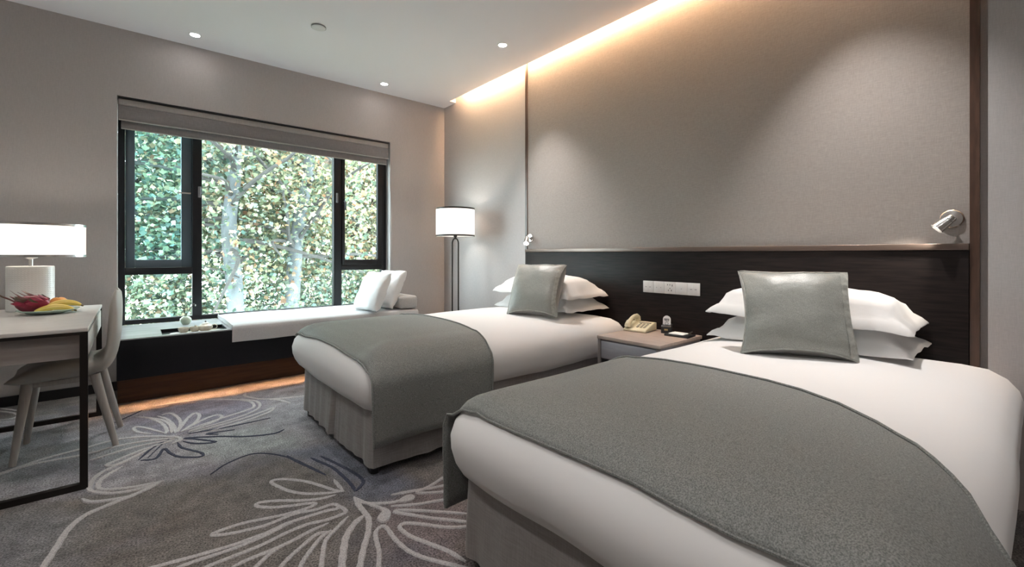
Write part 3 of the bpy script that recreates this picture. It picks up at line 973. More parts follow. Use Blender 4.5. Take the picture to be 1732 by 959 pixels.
# ---- pillows at the head of the beds
def bed_pillows(cy, names, seed, yaw=0.0):
    for i, (nm, z, t, dx, dr) in enumerate(((names[0], .716, .150, 0, 0), (names[1], .848, .165, -.01, .03))):
        m = Matrix.Translation((2.675 + dx, cy, z)) @ Matrix.Rotation(PI / 2 + yaw + dr, 4, 'Z') @ Matrix.Rotation(.02 * (1 - 2 * i), 4, 'Y')
        pillow('pillow', nm, 'pillow', m, .86, .50, t, M['sheet'], 'white bed pillows', flange=.055, pinch=.03, seed=seed + i * 3.7,
               droop=.058 if i == 0 else .075, crease=.028, pw=.40)
bed_pillows(2.66, ('white flanged pillow, lower one stacked on the bed nearer the window', 'white flanged pillow, upper one stacked on the bed nearer the window'), 1.0)
bed_pillows(.755, ('white flanged pillow, lower one stacked on the bed nearest the camera', 'white flanged pillow, upper one stacked on the bed nearest the camera'), 8.0)

def lean_cushion(name, label, bl, br, up, w, h, t, mat, lift=0.0, group=None, band=None, **kw):
    bl, br = Vector(bl), Vector(br)
    xd = (br - bl).normalized()
    upv = Vector(up).normalized()
    zd = xd.cross(upv).normalized()
    c = (bl + br) / 2 + upv * (h / 2) + Vector((0, 0, lift))
    m = frame_mtx(c, xd, zd)
    o, rim, pos = pillow(name, label, 'cushion', m, w, h, t, mat, group, **kw)
    return o, rim, pos
c2, rim, pos = lean_cushion('cushion', 'sage silk cushion leaning on the pillows of the bed nearest the camera', (2.10, .880, .655), (2.285, .515, .655), (.42, .06, .90), .435, .395, .18, M['cushion'],
                            group='sage cushions', pinch=.11, seed=3.3, crease=.020, pw=.45)
trim_cushion(c2, rim, pos, .455, .86)
c1, rim, pos = lean_cushion('cushion', 'sage silk cushion leaning on the pillows of the bed nearer the window', (2.15, 2.60, .655), (2.285, 2.285, .655), (.52, .0, .86), .40, .415, .17, M['cushion'],
                            group='sage cushions', pinch=.11, seed=5.9, crease=.020, pw=.45)
trim_cushion(c1, rim, pos, .44, .84)
# bench pillows
w1, rim, pos = lean_cushion('throw_pillow', 'white throw pillow on the window bench, the left one in front', (1.70, 4.44, .555), (1.755, 4.07, .555), (.42, .03, .90), .40, .40, .15, M['sheet'],
                            group='white bench pillows', pinch=.05, seed=21.0, crease=.026)
w2, rim, pos = lean_cushion('throw_pillow', 'white throw pillow on the window bench, the right one against the armrest', (1.885, 4.55, .555), (1.965, 4.16, .555), (.42, .05, .90), .41, .41, .14, M['sheet'],
                            group='white bench pillows', pinch=.06, seed=25.0, crease=.028)

# ------------------------------------------------------------------ nightstand and what stands on it
NZ = .55
ns = thing('nightstand', 'grey nightstand with brown top between the two beds', 'nightstand', (2.67, 1.70, 0))
part_box('top', ns, 2.405, 2.932, 1.462, 1.935, NZ - .022, NZ, M['stand_top'], .002)
part_box('body', ns, 2.43, 2.932, 1.475, 1.922, .06, NZ - .0225, M['stand'])
part_box('frame_edge', ns, 2.411, 2.43, 1.910, 1.933, .06, NZ - .0225, M['stand_edge'], .001)
part_box('frame_edge', ns, 2.411, 2.43, 1.464, 1.487, .06, NZ - .0225, M['stand_edge'], .001)
dr = part_box('drawer', ns, 2.414, 2.43, 1.490, 1.907, .40, NZ - .032, M['stand'], .002)
part_box('shelf_niche', ns, 2.424, 2.4305, 1.490, 1.907, .24, .392, M['black'])
dr2 = part_box('drawer', ns, 2.414, 2.43, 1.490, 1.907, .07, .232, M['stand'], .002)
for fy in (1.50, 1.89):
    for fx in (2.46, 2.90):
        part_box('foot', ns, fx - .02, fx + .02, fy - .02, fy + .02, 0, .06, M['black'])

ph = thing('telephone', 'cream corded desk telephone on the nightstand', 'telephone', (2.80, 1.855, NZ), math.radians(8))
def local_prism(name, prof_xz, y0, y1, mat, parent, bevel=.004):
    bm = bmesh.new()
    a = [bm.verts.new((x, y0, z)) for x, z in prof_xz]
    b = [bm.verts.new((x, y1, z)) for x, z in prof_xz]
    bm.faces.new(a[::-1]); bm.faces.new(b)
    for i in range(len(a)):
        j = (i + 1) % len(a)
        bm.faces.new((a[i], a[j], b[j], b[i]))
    if bevel:
        bmesh.ops.bevel(bm, geom=list(bm.edges), offset=bevel, segments=2, profile=.5, affect='EDGES')
    return bm_obj(name, bm, mat, parent, True, 50)
pb = local_prism('body', [(-.10, .002), (.085, .002), (.085, .055), (.05, .058), (-.085, .022), (-.10, .015)], -.085, .085, M['phone'], ph)
hs = bmesh.new()
pts = catmull([(-.085, .058, .040), (-.06, .058, .062), (0, .058, .088), (.05, .058, .092), (.082, .058, .076)], 5)
tube_into(hs, pts, [.020 if (i < 6 or i > len(pts) - 6) else .0155 for i in range(len(pts))], 10)
tube_into(hs, [(-.082, .058, .030), (-.080, .058, .055)], [.024, .020], 12)
tube_into(hs, [(.075, .058, .060), (.072, .058, .088)], [.023, .019], 12)
bm_obj('handset', hs, M['phone'], ph, True, 60)
slope = (.058 - .022) / .135
kb = bmesh.new()
for r in range(4):
    for c in range(3):
        x, y = -.055 + r * .02, -.055 + c * .026
        z = .022 + (x + .085) * slope
        add_box(kb, x - .006, x + .006, y - .008, y + .008, z - .002, z + .005, .0015)
bm_obj('keypad', kb, M['phone_key'], pb)
sc_ = bmesh.new(); z = .022 + (.035 + .085) * slope
add_box(sc_, .02, .05, -.07, .02, z - .004, z + .002); bm_obj('screen', sc_, M['phone_key'], pb)
cp = [Vector((-.06 + .0035 * i, .095 + .004 * math.sin(i * .3) + .006 * math.cos(i * 1.6), .010 + .006 * math.sin(i * 1.6))) for i in range(40)]
tube('cord', cp, .0022, M['phone'], ph, 6)

ch = thing('card_holder', 'black card holder with a rounded white card on the nightstand', 'card holder', (2.845, 1.672, NZ), math.radians(20))
local_prism('box', [(-.03, 0), (.03, 0), (.03, .062), (-.02, .055), (-.03, .045)], -.034, .034, M['black'], ch, .002)
cv = bmesh.new()
out = [(-.026, .0), (.026, .0), (.026, .05)] + [(.026 * math.cos(a), .05 + .026 * math.sin(a)) for a in np.linspace(.2, PI - .2, 9)] + [(-.026, .05)]
A = [cv.verts.new((-.004, y, z + .045)) for y, z in out]; B = [cv.verts.new((.0, y, z + .045)) for y, z in out]
cv.faces.new(A); cv.faces.new(B[::-1])
for i in range(len(A)):
    cv.faces.new((A[i], B[i], B[(i + 1) % len(A)], A[(i + 1) % len(A)]))
cd = bm_obj('card', cv, M['paper'], ch)
lb = bmesh.new()
for (y0, y1, z0, z1) in ((-.017, .017, .095, .100), (-.017, -.006, .088, .093), (-.002, .016, .088, .093), (-.014, .010, .082, .085)):
    add_box(lb, -.0048, -.0042, y0, y1, z0, z1)
for a in np.linspace(0, 2 * PI, 9)[:-1]:
    yy, zz = .010 * math.cos(a), .066 + .010 * math.sin(a)
    add_box(lb, -.0048, -.0042, yy - .0022, yy + .0022, zz - .0022, zz + .0022)
bm_obj('print', lb, M['ink'], cd)
gb = bmesh.new(); add_box(gb, -.0312, -.0302, -.012, .012, .020, .032); bm_obj('emblem', gb, M['gold'], ch)

tr = thing('notepad_tray', 'black notepad tray with white pad at the back of the nightstand', 'notepad', (2.805, 1.535, NZ), math.radians(4))
box('tray', -.06, .06, -.065, .10, 0, .012, M['black'], tr, .002)
box('pad', -.045, .045, -.025, .075, .0125, .018, M['paper'], tr, .001)
pen = tube('ballpoint_pen', [(2.80, 1.492, NZ + .020), (2.835, 1.50, NZ + .021), (2.90, 1.515, NZ + .022)], [.002, .0042, .0042], M['nickel'], None, 8)
tag(pen, 'thin silver pen lying on the notepad tray', 'pen')
tube('clip', [(2.86, 1.5065, NZ + .0272), (2.90, 1.515, NZ + .0275)], .0013, M['chrome'], pen, 6)

# socket and switch plates
plates = [('white switch plate with two rockers, first from the left above the nightstand', 'switch'),
          ('white socket plate with two marks, second from the left above the nightstand', 'dots'),
          ('white power socket plate with pin slots, middle of the five above the nightstand', 'pins'),
          ('white switch plate with one mark, fourth from the left above the nightstand', 'one'),
          ('white switch plate with two rockers, last on the right above the nightstand', 'switch')]
for i, (lab, kind) in enumerate(plates):
    yc = 1.917 - .0441 - i * .0882
    t = thing('wall_plate', lab, 'wall plate', (2.935, yc, .859), 0, 'wall plates above the nightstand')
    box('plate', -.008, 0, -.0435, .0435, -.043, .043, M['socket'], t, .002)
    if kind == 'pins':
        bm = bmesh.new()
        for (y, z, wy, wz) in ((.018, .022, .005, .009), (.0, .022, .005, .009), (-.018, .018, .005, .014), (.012, -.018, .005, .009), (-.012, -.018, .005, .011), (0, -.004, .006, .006)):
            add_box(bm, -.0086, -.0078, y - wy / 2, y + wy / 2, z - wz / 2, z + wz / 2)
        bm_obj('pin_slots', bm, M['socket_dark'], t)
    else:
        n = {'switch': 2, 'dots': 2, 'one': 1}[kind]
        for q in range(n):
            y0, y1 = (-.033 + q * .0335, -.033 + q * .0335 + .0325) if n == 2 else (-.033, .033)
            r = box('rocker', -.0105, -.0081, y0, y1, -.033, .033, M['socket'], t, .0012)
            bm = bmesh.new()
            wy = .007 if kind == 'switch' else .003
            ym = (y0 + y1) / 2
            add_box(bm, -.0111, -.0106, ym - wy, ym + wy, -.004, .001)
            bm_obj('mark', bm, M['socket_grey'], r)

# ------------------------------------------------------------------ reading lamps on the bed wall
def spot(name, loc, target, watt, angle, blend, col, parent=None, size=.03):
    d = bpy.data.lights.new(name, 'SPOT')
    d.energy = watt; d.spot_size = math.radians(angle); d.spot_blend = blend; d.color = col; d.shadow_soft_size = size
    o = bpy.data.objects.new(name, d)
    o.location = loc
    o.rotation_euler = (Vector(target) - Vector(loc)).to_track_quat('-Z', 'Y').to_euler()
    link(o)
    if parent is not None:
        o.parent = parent
        o.matrix_parent_inverse = parent.matrix_basis.inverted()
    return o
def point(name, loc, watt, col, parent, size=.04):
    d = bpy.data.lights.new(name, 'POINT'); d.energy = watt; d.color = col; d.shadow_soft_size = size
    o = bpy.data.objects.new(name, d); o.location = loc; link(o); o.parent = parent
    o.matrix_parent_inverse = parent.matrix_basis.inverted()
    return o
def reading_lamp(label, loc, aim):
    x, y, z = loc
    t = thing('reading_lamp', label, 'wall lamp', (x, y, z), 0, 'chrome reading lamps')
    back = Matrix.Rotation(-PI / 2, 4, 'Y')
    lathe('backplate', [(0, 0), (.043, 0), (.043, .008), (.038, .013), (.012, .017), (0, .018)], M['chrome'], t, 28, mtx=back)
    d = Vector(aim).normalized()
    kn = Vector((-.045, 0, 0))
    tube('joint', [(-.015, 0, 0), (-.035, 0, 0), kn], [.006, .006, .008], M['chrome'], t, 10)
    m = frame_mtx(kn - d * .012, Vector((0, 0, 1)).cross(d) if abs(d.z) < .9 else (1, 0, 0), d)
    hd = lathe('head', [(0, 0), (.016, .001), (.019, .006), (.019, .024), (.022, .027), (.028, .082), (.0265, .082), (.0205, .03), (0, .029)], M['chrome'], t, 28, mtx=m)
    bm = bmesh.new()
    bmesh.ops.create_circle(bm, cap_ends=True, segments=20, radius=.02, matrix=m @ Matrix.Translation((0, 0, .05)))
    bm_obj('bulb', bm, M['bulb'], hd)
    wl = Vector(loc) + kn + d * .06
    spot('reading_beam', wl, wl + d, P_READ, 95, .5, (1.0, .93, .8), t, .012)
reading_lamp('chrome reading lamp on the bed wall near the right edge of the photo', (2.965, .258, 1.268), (-.25, .62, -.62))
reading_lamp('chrome reading lamp on the bed wall beside the left end of the headboard', (2.965, 3.205, 1.258), (-.45, -.32, -.72))

# ------------------------------------------------------------------ ceiling fixtures
def downlight(label, x, y, tx, ty, watt, angle=72, col=(1.0, .965, .93)):
    t = thing('downlight', label, 'downlight', (x, y, ZC), 0, 'recessed downlights')
    lathe('ring', [(.034, -.0005), (.035, -.004), (.043, -.004), (.046, -.0005)], M['white_metal'], t, 28)
    lathe('lens', [(0, -.0025), (.025, -.0025), (.034, -.0015)], M['down_lens'], t, 24)
    spot('downlight_beam', (x, y, ZC - .008), (x + tx, y + ty, 0), watt, angle, .75, col, t, .03)
downlight('small round downlight in the ceiling above the left end of the window', .398, 4.558, 0, -.55, P_DOWN, 55)
downlight('small round downlight in the ceiling above the right end of the window', 2.064, 4.547, 0.1, -.55, P_DOWN, 55)
downlight('small round downlight in the ceiling above the bed nearer the window', 2.47, 3.03, .12, -.25, P_BED)
downlight('small round downlight in the ceiling above the bed nearest the camera, outside the photo', 2.47, .62, .15, -.1, P_BED * .95)
for lab, x, y in (('unseen fill downlight added in the ceiling behind the camera, outside the photo', .4, -.9),
                  ('unseen fill downlight added in the ceiling over the desk end, outside the photo', -.55, 1.9),
                  ('unseen fill downlight added in the ceiling over the walkway, outside the photo', -.5, .4),
                  ('unseen fill downlight added in the ceiling over the foot of the beds, outside the photo', .75, 1.75)):
    downlight(lab, x, y, 0, 0, P_FILL, 150)  # added out of view, wide beams that fill the room with light

sd = thing('ceiling_sensor', 'round flush ceiling sensor between the downlights', 'sensor', (1.142, 3.747, ZC))
lathe('body', [(0, -.016), (.045, -.016), (.052, -.012), (.053, -.006)], M['white_metal'], sd, 32)
lathe('ring', [(.0505, -.0005), (.056, -.0005), (.056, -.010), (.0535, -.010)], M['grey_metal'], sd, 32)

# ------------------------------------------------------------------ floor lamp
fl = thing('floor_lamp', 'floor lamp with white drum shade and twin dark stems in the corner', 'floor lamp', (2.665, 4.08, 0))
lathe('base', [(0, .0), (.14, 0), (.14, .012), (.135, .018), (.03, .022), (0, .022)], M['bronze'], fl, 36)
bm = bmesh.new()
dv = Vector((math.cos(-YAW), math.sin(-YAW), 0))
loop = [dv * -.033 + Vector((0, 0, .02)), dv * -.033 + Vector((0, 0, .5)), dv * -.033 + Vector((0, 0, 1.0)), dv * -.033 + Vector((0, 0, 1.20))]
loop += [dv * (-.033 * math.cos(a)) + Vector((0, 0, 1.215 + .058 * math.sin(a))) for a in np.linspace(.15, PI - .15, 11)]
loop += [dv * .033 + Vector((0, 0, 1.20)), dv * .033 + Vector((0, 0, 1.0)), dv * .033 + Vector((0, 0, .5)), dv * .033 + Vector((0, 0, .02))]
tube_into(bm, loop, .0075, 10)
bm_obj('stem', bm, M['bronze'], fl, True, 60)
lathe('socket', [(0, 1.262), (.010, 1.262), (.012, 1.275), (.020, 1.30), (.014, 1.33), (.014, 1.40), (0, 1.40)], M['bronze'], fl, 16)
SR, SZ0, SZ1 = .207, 1.295, 1.595
sh = lathe('shade', [(SR, SZ0), (SR, SZ1)], M['shade'], fl, 56)
lathe('rim', [(SR - .004, SZ0 - .002), (SR + .003, SZ0 - .002), (SR + .003, SZ0 + .014), (SR + .0006, SZ0 + .014)], M['bronze'], sh, 56)
lathe('rim', [(SR + .0006, SZ1 - .014), (SR + .003, SZ1 - .014), (SR + .003, SZ1 + .002), (SR - .004, SZ1 + .002)], M['bronze'], sh, 56)
bm = bmesh.new()
for a in (0, 2 * PI / 3, 4 * PI / 3):
    tube_into(bm, [(0, 0, 1.335), (SR * math.cos(a), SR * math.sin(a), 1.325)], .0025, 6)
bm_obj('spider', bm, M['bronze'], sh)
lathe('bulb', [(0, 1.50), (.02, 1.495), (.03, 1.47), (.03, 1.45), (.016, 1.405), (0, 1.40)], M['bulb'], fl, 20)
point('floor_lamp_glow', (2.665, 4.08, 1.46), P_FLOOR, (1.0, .90, .80), fl, .035)

# ------------------------------------------------------------------ desk
DX1, DY0, DY1, DZ = -.160, 2.885, 4.16, .755
dk = thing('desk', 'pale veneer desk on dark metal loop legs by the window', 'desk', (-.70, 3.52, 0))
XD0 = -1.235
part_box('top', dk, XD0, DX1, DY0, DY1, DZ - .018, DZ, M['desk'], .002)
part_box('apron_box', dk, XD0 + .02, DX1 - .012, DY0 + .05, DY1 - .04, .608, DZ - .032, M['desk_shaded'], .001)
dw1 = part_box('drawer_front', dk, DX1 - .0115, DX1 - .003, DY0 + .055, 3.515, .612, DZ - .036, M['desk'], .001)
dw2 = part_box('drawer_front', dk, DX1 - .0115, DX1 - .003, 3.521, DY1 - .045, .612, DZ - .036, M['desk'], .001)
def loop_leg(yc):
    bm = bmesh.new()
    w = .028
    y0, y1 = yc, yc + w
    add_box(bm, DX1 - w, DX1, y0, y1, 0, DZ - .0185)
    add_box(bm, XD0, XD0 + w, y0, y1, 0, DZ - .0185)
    add_box(bm, XD0 + w, DX1 - w, y0, y1, 0, w)
    add_box(bm, XD0 + w, DX1 - w, y0, y1, DZ - .0315, DZ - .0185)
    o = bm_obj('loop_leg', bm, M['bronze']); o.data.transform(inv(dk)); o.parent = dk
loop_leg(DY0 + .001); loop_leg(DY1 - .03)

# ------------------------------------------------------------------ chair
chr_ = thing('desk_chair', 'beige upholstered side chair with four splayed legs pushed under the desk', 'chair', (-.27, 3.61, 0))
top_pts = [(-.497, .424), (-.480, .446), (-.415, .486), (-.355, .503), (-.282, .505), (-.205, .500), (-.150, .505), (-.125, .530), (-.113, .592), (-.106, .70), (-.098, .80), (-.086, .855), (-.066, .884)]
bot_pts = [(-.492, .414), (-.465, .405), (-.394, .400), (-.330, .402), (-.270, .405), (-.205, .408), (-.150, .415), (-.105, .438), (-.072, .50), (-.054, .60), (-.047, .71), (-.046, .81), (-.050, .868)]
TP = catmull([(x, 0, z) for x, z in top_pts], 4); BP = catmull([(x, 0, z) for x, z in bot_pts], 4)
def shell():
    nv = 18
    vs, fs = [], []
    K = len(TP)
    def sec(v, i):
        t, b = TP[i], BP[i]
        mid = (t + b) / 2
        half = .222
        s = i / (K - 1)
        if s < .12: half *= .86 + .14 * (s / .12)
        if s > .82: half *= 1 - .22 * ((s - .82) / .18) ** 2
        if .45 < s: half *= .95
        e = abs(v)
        sh = max(0, 1 - e ** 5) ** .5
        dish = .018 * e * e
        n = (t - b)
        nn = n.normalized() if n.length > 1e-6 else Vector((0, 0, 1))
        return mid, n * .5 * sh, v * half, nn * dish
    for i in range(K):
        ring = []
        for k in range(nv + 1):
            v = -1 + 2 * k / nv; v = math.sin(v * PI / 2)
            mid, n, y, dsh = sec(v, i)
            vs.append((mid.x + n.x + dsh.x, 3.61 + y, mid.z + n.z + dsh.z))
        for k in range(nv + 1):
            v = 1 - 2 * k / nv; v = math.sin(v * PI / 2)
            mid, n, y, dsh = sec(v, i)
            vs.append((mid.x - n.x + dsh.x, 3.61 + y, mid.z - n.z + dsh.z))
    k = 2 * (nv + 1)
    for i in range(K - 1):
        for q in range(k):
            fs.append((i * k + q, i * k + (q + 1) % k, (i + 1) * k + (q + 1) % k, (i + 1) * k + q))
    fs.append(tuple(range(k))[::-1]); fs.append(tuple((K - 1) * k + q for q in range(k)))
    bm = bmesh.new()
    bv = [bm.verts.new(v) for v in vs]
    for f in fs: bm.faces.new([bv[i] for i in f])
    bmesh.ops.remove_doubles(bm, verts=bm.verts, dist=.0002)
    return bm
o = bm_obj('seat_shell', shell(), M['chair'], None, True, 75); o.data.transform(inv(chr_)); o.parent = chr_
for (fx, fy, tx, ty) in ((-.475, 3.435, -.425, 3.475), (-.470, 3.80, -.420, 3.745), (-.072, 3.43, -.165, 3.475), (-.058, 3.785, -.150, 3.745)):
    bm = bmesh.new()
    tube_into(bm, [(fx, fy, 0), (fx + (tx - fx) * .5, fy + (ty - fy) * .5, .21), (tx, ty, .418)], [.0145, .019, .024], 12)
    o = bm_obj('leg', bm, M['chair_leg'], None, True); o.data.transform(inv(chr_)); o.parent = chr_
part_box('seat_rail', chr_, -.43, -.15, 3.465, 3.485, .385, .412, M['chair_leg'], .004)
part_box('seat_rail', chr_, -.43, -.15, 3.735, 3.755, .385, .412, M['chair_leg'], .004)

# ------------------------------------------------------------------ table lamp
TLX, TLY = -.480, 4.03
tl = thing('table_lamp', 'table lamp with white textured cylinder base and wide white shade on the desk', 'table lamp', (TLX, TLY, DZ))
R, Hh = .104, .272
lathe('base', [(0, 0), (R - .004, 0), (R, .003), (R, Hh - .004), (R - .004, Hh), (0, Hh)], M['ceramic'], tl, 48)
vs, fs = [], []
NA, NZ_ = 44, 20
for j in range(NZ_):
    for i in range(NA):
        a0, a1 = 2 * PI * i / NA, 2 * PI * (i + .8) / NA
        z0 = .010 + (Hh - .02) * j / NZ_; z1 = z0 + (Hh - .02) / NZ_ * .8
        am, zm = (a0 + a1) / 2, (z0 + z1) / 2
        b = len(vs)
        for a, z in ((a0, z0), (a1, z0), (a1, z1), (a0, z1)): vs.append(((R + .0002) * math.cos(a), (R + .0002) * math.sin(a), z))
        vs.append(((R + .0009) * math.cos(am), (R + .0009) * math.sin(am), zm))
        for q in range(4): fs.append((b + q, b + (q + 1) % 4, b + 4))
tx = mesh_obj('base_relief', vs, fs, M['ceramic'], tl); tx['kind'] = 'stuff'
lathe('neck', [(0, Hh), (.0095, Hh), (.0095, .315), (.030, .322), (.032, .327), (0, .328)], M['nickel'], tl, 24)
SR2, S0, S1 = .247, .330, .530
sh2 = lathe('shade', [(SR2, S0), (SR2, S1)], M['shade'], tl, 64)
lathe('rim', [(SR2 - .004, S0 - .002), (SR2 + .003, S0 - .002), (SR2 + .003, S0 + .012), (SR2 + .0006, S0 + .012)], M['chrome'], sh2, 64)
lathe('rim', [(SR2 + .0006, S1 - .012), (SR2 + .003, S1 - .012), (SR2 + .003, S1 + .002), (SR2 - .004, S1 + .002)], M['chrome'], sh2, 64)
lathe('diffuser', [(0, S0 + .006), (SR2 - .004, S0 + .006)], M['shade'], sh2, 48)
lathe('bulb', [(0, .445), (.022, .44), (.03, .42), (.03, .40), (.016, .36), (0, .355)], M['bulb'], tl, 20)
point('table_lamp_glow', (TLX, TLY, DZ + .42), P_TABLE, (1.0, .92, .82), tl, .035)

# ------------------------------------------------------------------ fruit plate
PX, PY = -.372, 3.735
plate = lathe('fruit_plate', [(0, .004), (.055, .003), (.06, 0), (.066, .002), (.12, .017), (.132, .023), (.131, .026), (.118, .021), (.06, .008), (0, .008)], M['plate'], None, 40, (PX, PY, DZ))
tag(plate, 'pale green glass plate of fruit in front of the table lamp', 'plate')
def ball(name, label, cat, loc, r, mat, sq=1.0):
    bm = bmesh.new(); bmesh.ops.create_uvsphere(bm, u_segments=24, v_segments=16, radius=r)
    for v in bm.verts:
        v.co.z *= sq
        rr = math.hypot(v.co.x, v.co.y)
        if v.co.z > 0: v.co.z -= .18 * r * math.exp(-(rr / (.3 * r)) ** 2)
    o = bm_obj(name, bm, mat, None, True, 80); o.location = loc
    return tag(o, label, cat)
orange = ball('orange', 'orange behind the bananas on the fruit plate', 'orange', (PX + .035, PY + .055, DZ + .052), .042, M['orange'], .94)
tube('stem_button', [(0, 0, .034), (0, 0, .037)], .004, M['banana_tip'], orange, 8)
p1 = ball('plum', 'dark red plum between dragon fruit and bananas', 'plum', (PX + .000, PY - .005, DZ + .037), .026, M['plum'])
tube('stem', [(0, 0, .018), (.003, 0, .034)], .0015, M['banana_tip'], p1, 6)
def dragon_fruit(loc, rz):
    t = thing('dragon_fruit', 'red dragon fruit with leafy scales on the fruit plate', 'dragon fruit', loc, rz)
    bm = bmesh.new(); bmesh.ops.create_uvsphere(bm, u_segments=28, v_segments=18, radius=1)
    for v in bm.verts:
        x, y, z = v.co
        v.co = Vector((x * .072, y * .050, z * .050)) * (1 + .05 * noise.noise(Vector((x * 3, y * 3, z * 3))))
    bm_obj('body', bm, M['dragon'], t, True, 80)
    rr = random.Random(4)
    for i in range(22):
        th = rr.uniform(-.2, PI + .2); u = -0.9 + 1.75 * (i / 21)
        r = .050 * math.sqrt(max(.05, 1 - u * u))
        base = Vector((u * .070, r * math.cos(th), r * math.sin(th)))
        nrm = Vector((-.65 if u < .3 else -.3, math.cos(th), math.sin(th))).normalized()
        tip = base + nrm * (.030 if u > -.6 else .055) + Vector((-.022, 0, .004))
        sd = Vector((0, -math.sin(th), math.cos(th))) * .014
        vs = [base - sd, base + sd, (base + tip) / 2 + sd * .7 + nrm * .004, tip, (base + tip) / 2 - sd * .7 + nrm * .004, base + Vector((.014, 0, 0))]
        th_ = nrm.cross(Vector((1, 0, 0))).cross(nrm) * .0
        n2 = nrm * .0016 + Vector((.0012, 0, 0))
        V = [v for v in vs] + [v + n2 for v in vs]
        ring = [5, 1, 2, 3, 4, 0]
        f = [tuple(ring), tuple(6 + k for k in ring[::-1])] + [(ring[k], ring[(k + 1) % 6], 6 + ring[(k + 1) % 6], 6 + ring[k]) for k in range(6)]
        mesh_obj('scale', V, f, M['scale'] if i % 3 else M['dragon'], t)
    tube('stem', catmull([(-.066, 0, .01), (-.095, .004, .030), (-.125, .01, .045), (-.15, .012, .065)], 4), .0045, M['scale'], t, 8)
    return t
dragon_fruit((PX - .065, PY - .005, DZ + .060), math.radians(-12))
def banana(label, loc, rz, L=.165, lift=.0):
    t = thing('banana', label, 'banana', loc, rz, 'bananas on the fruit plate')
    n = 16
    pts, rad = [], []
    for i in range(n + 1):
        u = i / n; a = (u - .5) * 1.1
        pts.append(Vector((L / 1.1 * math.sin(a), .0, L / 1.1 * (math.cos(a) - 1) * 1 + .0)))
        rad.append(.0175 * max(.28, math.sin(PI * (0.06 + .88 * u)) ** .45))
    bm = bmesh.new(); tube_into(bm, pts, rad, 7)
    bm_obj('peel', bm, M['banana'], t, True, 50)
    d = (pts[-1] - pts[-2]).normalized()
    tube('tip', [pts[-1], pts[-1] + d * .014], [.0055, .0045], M['banana_tip'], t, 7)
    d = (pts[0] - pts[1]).normalized()
    tube('tip', [pts[0], pts[0] + d * .007], [.006, .005], M['banana_tip'], t, 7)
banana('yellow banana lying along the front rim of the plate', (PX + .03, PY - .062, DZ + .040), math.radians(8))
banana('yellow banana lying on top, next to the orange', (PX + .062, PY - .012, DZ + .060), math.radians(16), .155)

# ------------------------------------------------------------------ tea things on the bench
TZ = BZ - .026
tray = box('tea_tray', .225, .545, 4.20, 4.33, TZ, TZ + .012, M['teaware'], None, .004)
tag(tray, 'narrow pale tea tray in the dark recess of the window bench', 'tray')
ST = TZ + .0122
tp = thing('teapot', 'cream porcelain teapot with side handle on the window bench', 'teapot', (.440, 4.262, ST), math.radians(-25))
lathe('body', [(0, 0), (.030, 0), (.032, .004), (.044, .016), (.049, .030), (.046, .044), (.034, .055), (.026, .058), (0, .0585)], M['teaware'], tp, 32)
ld = lathe('lid', [(.0285, .0585), (.026, .063), (.014, .069), (0, .071)], M['teaware'], tp, 24)
lathe('knob', [(0, .070), (.004, .072), (.0065, .077), (.004, .082), (0, .083)], M['bud'], ld, 14)
tube('handle', catmull([(.044, 0, .046), (.066, 0, .052), (.080, 0, .038), (.072, 0, .020), (.046, 0, .014)], 5), .0038, M['teaware'], tp, 8)
tube('spout', catmull([(-.044, 0, .022), (-.060, 0, .032), (-.070, 0, .050)], 4), [.010, .0095, .009, .0085, .008, .007, .0065, .006, .0055], M['teaware'], tp, 10)
def cup(label, x, y):
    t = thing('teacup', label, 'teacup', (x, y, ST), 0, 'cream teacups on the bench')
    lathe('bowl', [(0, .0), (.018, 0), (.019, .004), (.030, .014), (.036, .030), (.036, .042), (.034, .042), (.033, .030), (.028, .016), (0, .007)], M['teaware'], t, 28)
    lathe('foot_ring', [(.016, -.0001), (.0195, -.0001), (.0195, .003)], M['twig'], t, 20)
cup('small cream teacup, left one beside the tray edge', .300, 4.262)
cup('small cream teacup, right one next to the teapot', .372, 4.268)
sc2 = lathe('saucer', [(0, .002), (.018, 0), (.030, .003), (.034, .007), (.029, .0055), (0, .004)], M['ceramic'], None, 28, (.248, 4.255, ST))
tag(sc2, 'small empty white saucer at the left end of the tea tray', 'saucer')

va = thing('bud_vase', 'small round celadon vase with dry twigs on the window bench', 'vase', (.342, 4.66, BZ))
lathe('body', [(0, 0), (.020, 0), (.022, .003), (.036, .018), (.042, .036), (.038, .054), (.024, .068), (.013, .074), (.0125, .082), (.015, .085), (.012, .085), (.0105, .076), (0, .074)], M['celadon'], va, 32)
tw = [[(0, 0, .07), (-.01, 0, .12), (-.022, .004, .17), (-.03, .004, .20)], [(.002, 0, .07), (.008, -.004, .12), (.006, -.004, .19)], [(0, 0, .07), (.02, -.01, .115), (.04, -.012, .150), (.055, -.012, .165)], [(0, 0, .07), (-.004, .006, .13), (-.001, .008, .215)]]
for w in tw:
    s = tube('twig', catmull(w, 4), .0026, M['twig'], va, 6)
lathe('bud', [(0, -.012), (.007, -.006), (.009, 0), (.006, .007), (0, .011)], M['bud'], va, 12, (.054, -.012, .168))
lathe('bud', [(0, -.010), (.004, -.005), (.005, 0), (.003, .006), (0, .008)], M['ceramic'], va, 12, (.066, -.016, .160))

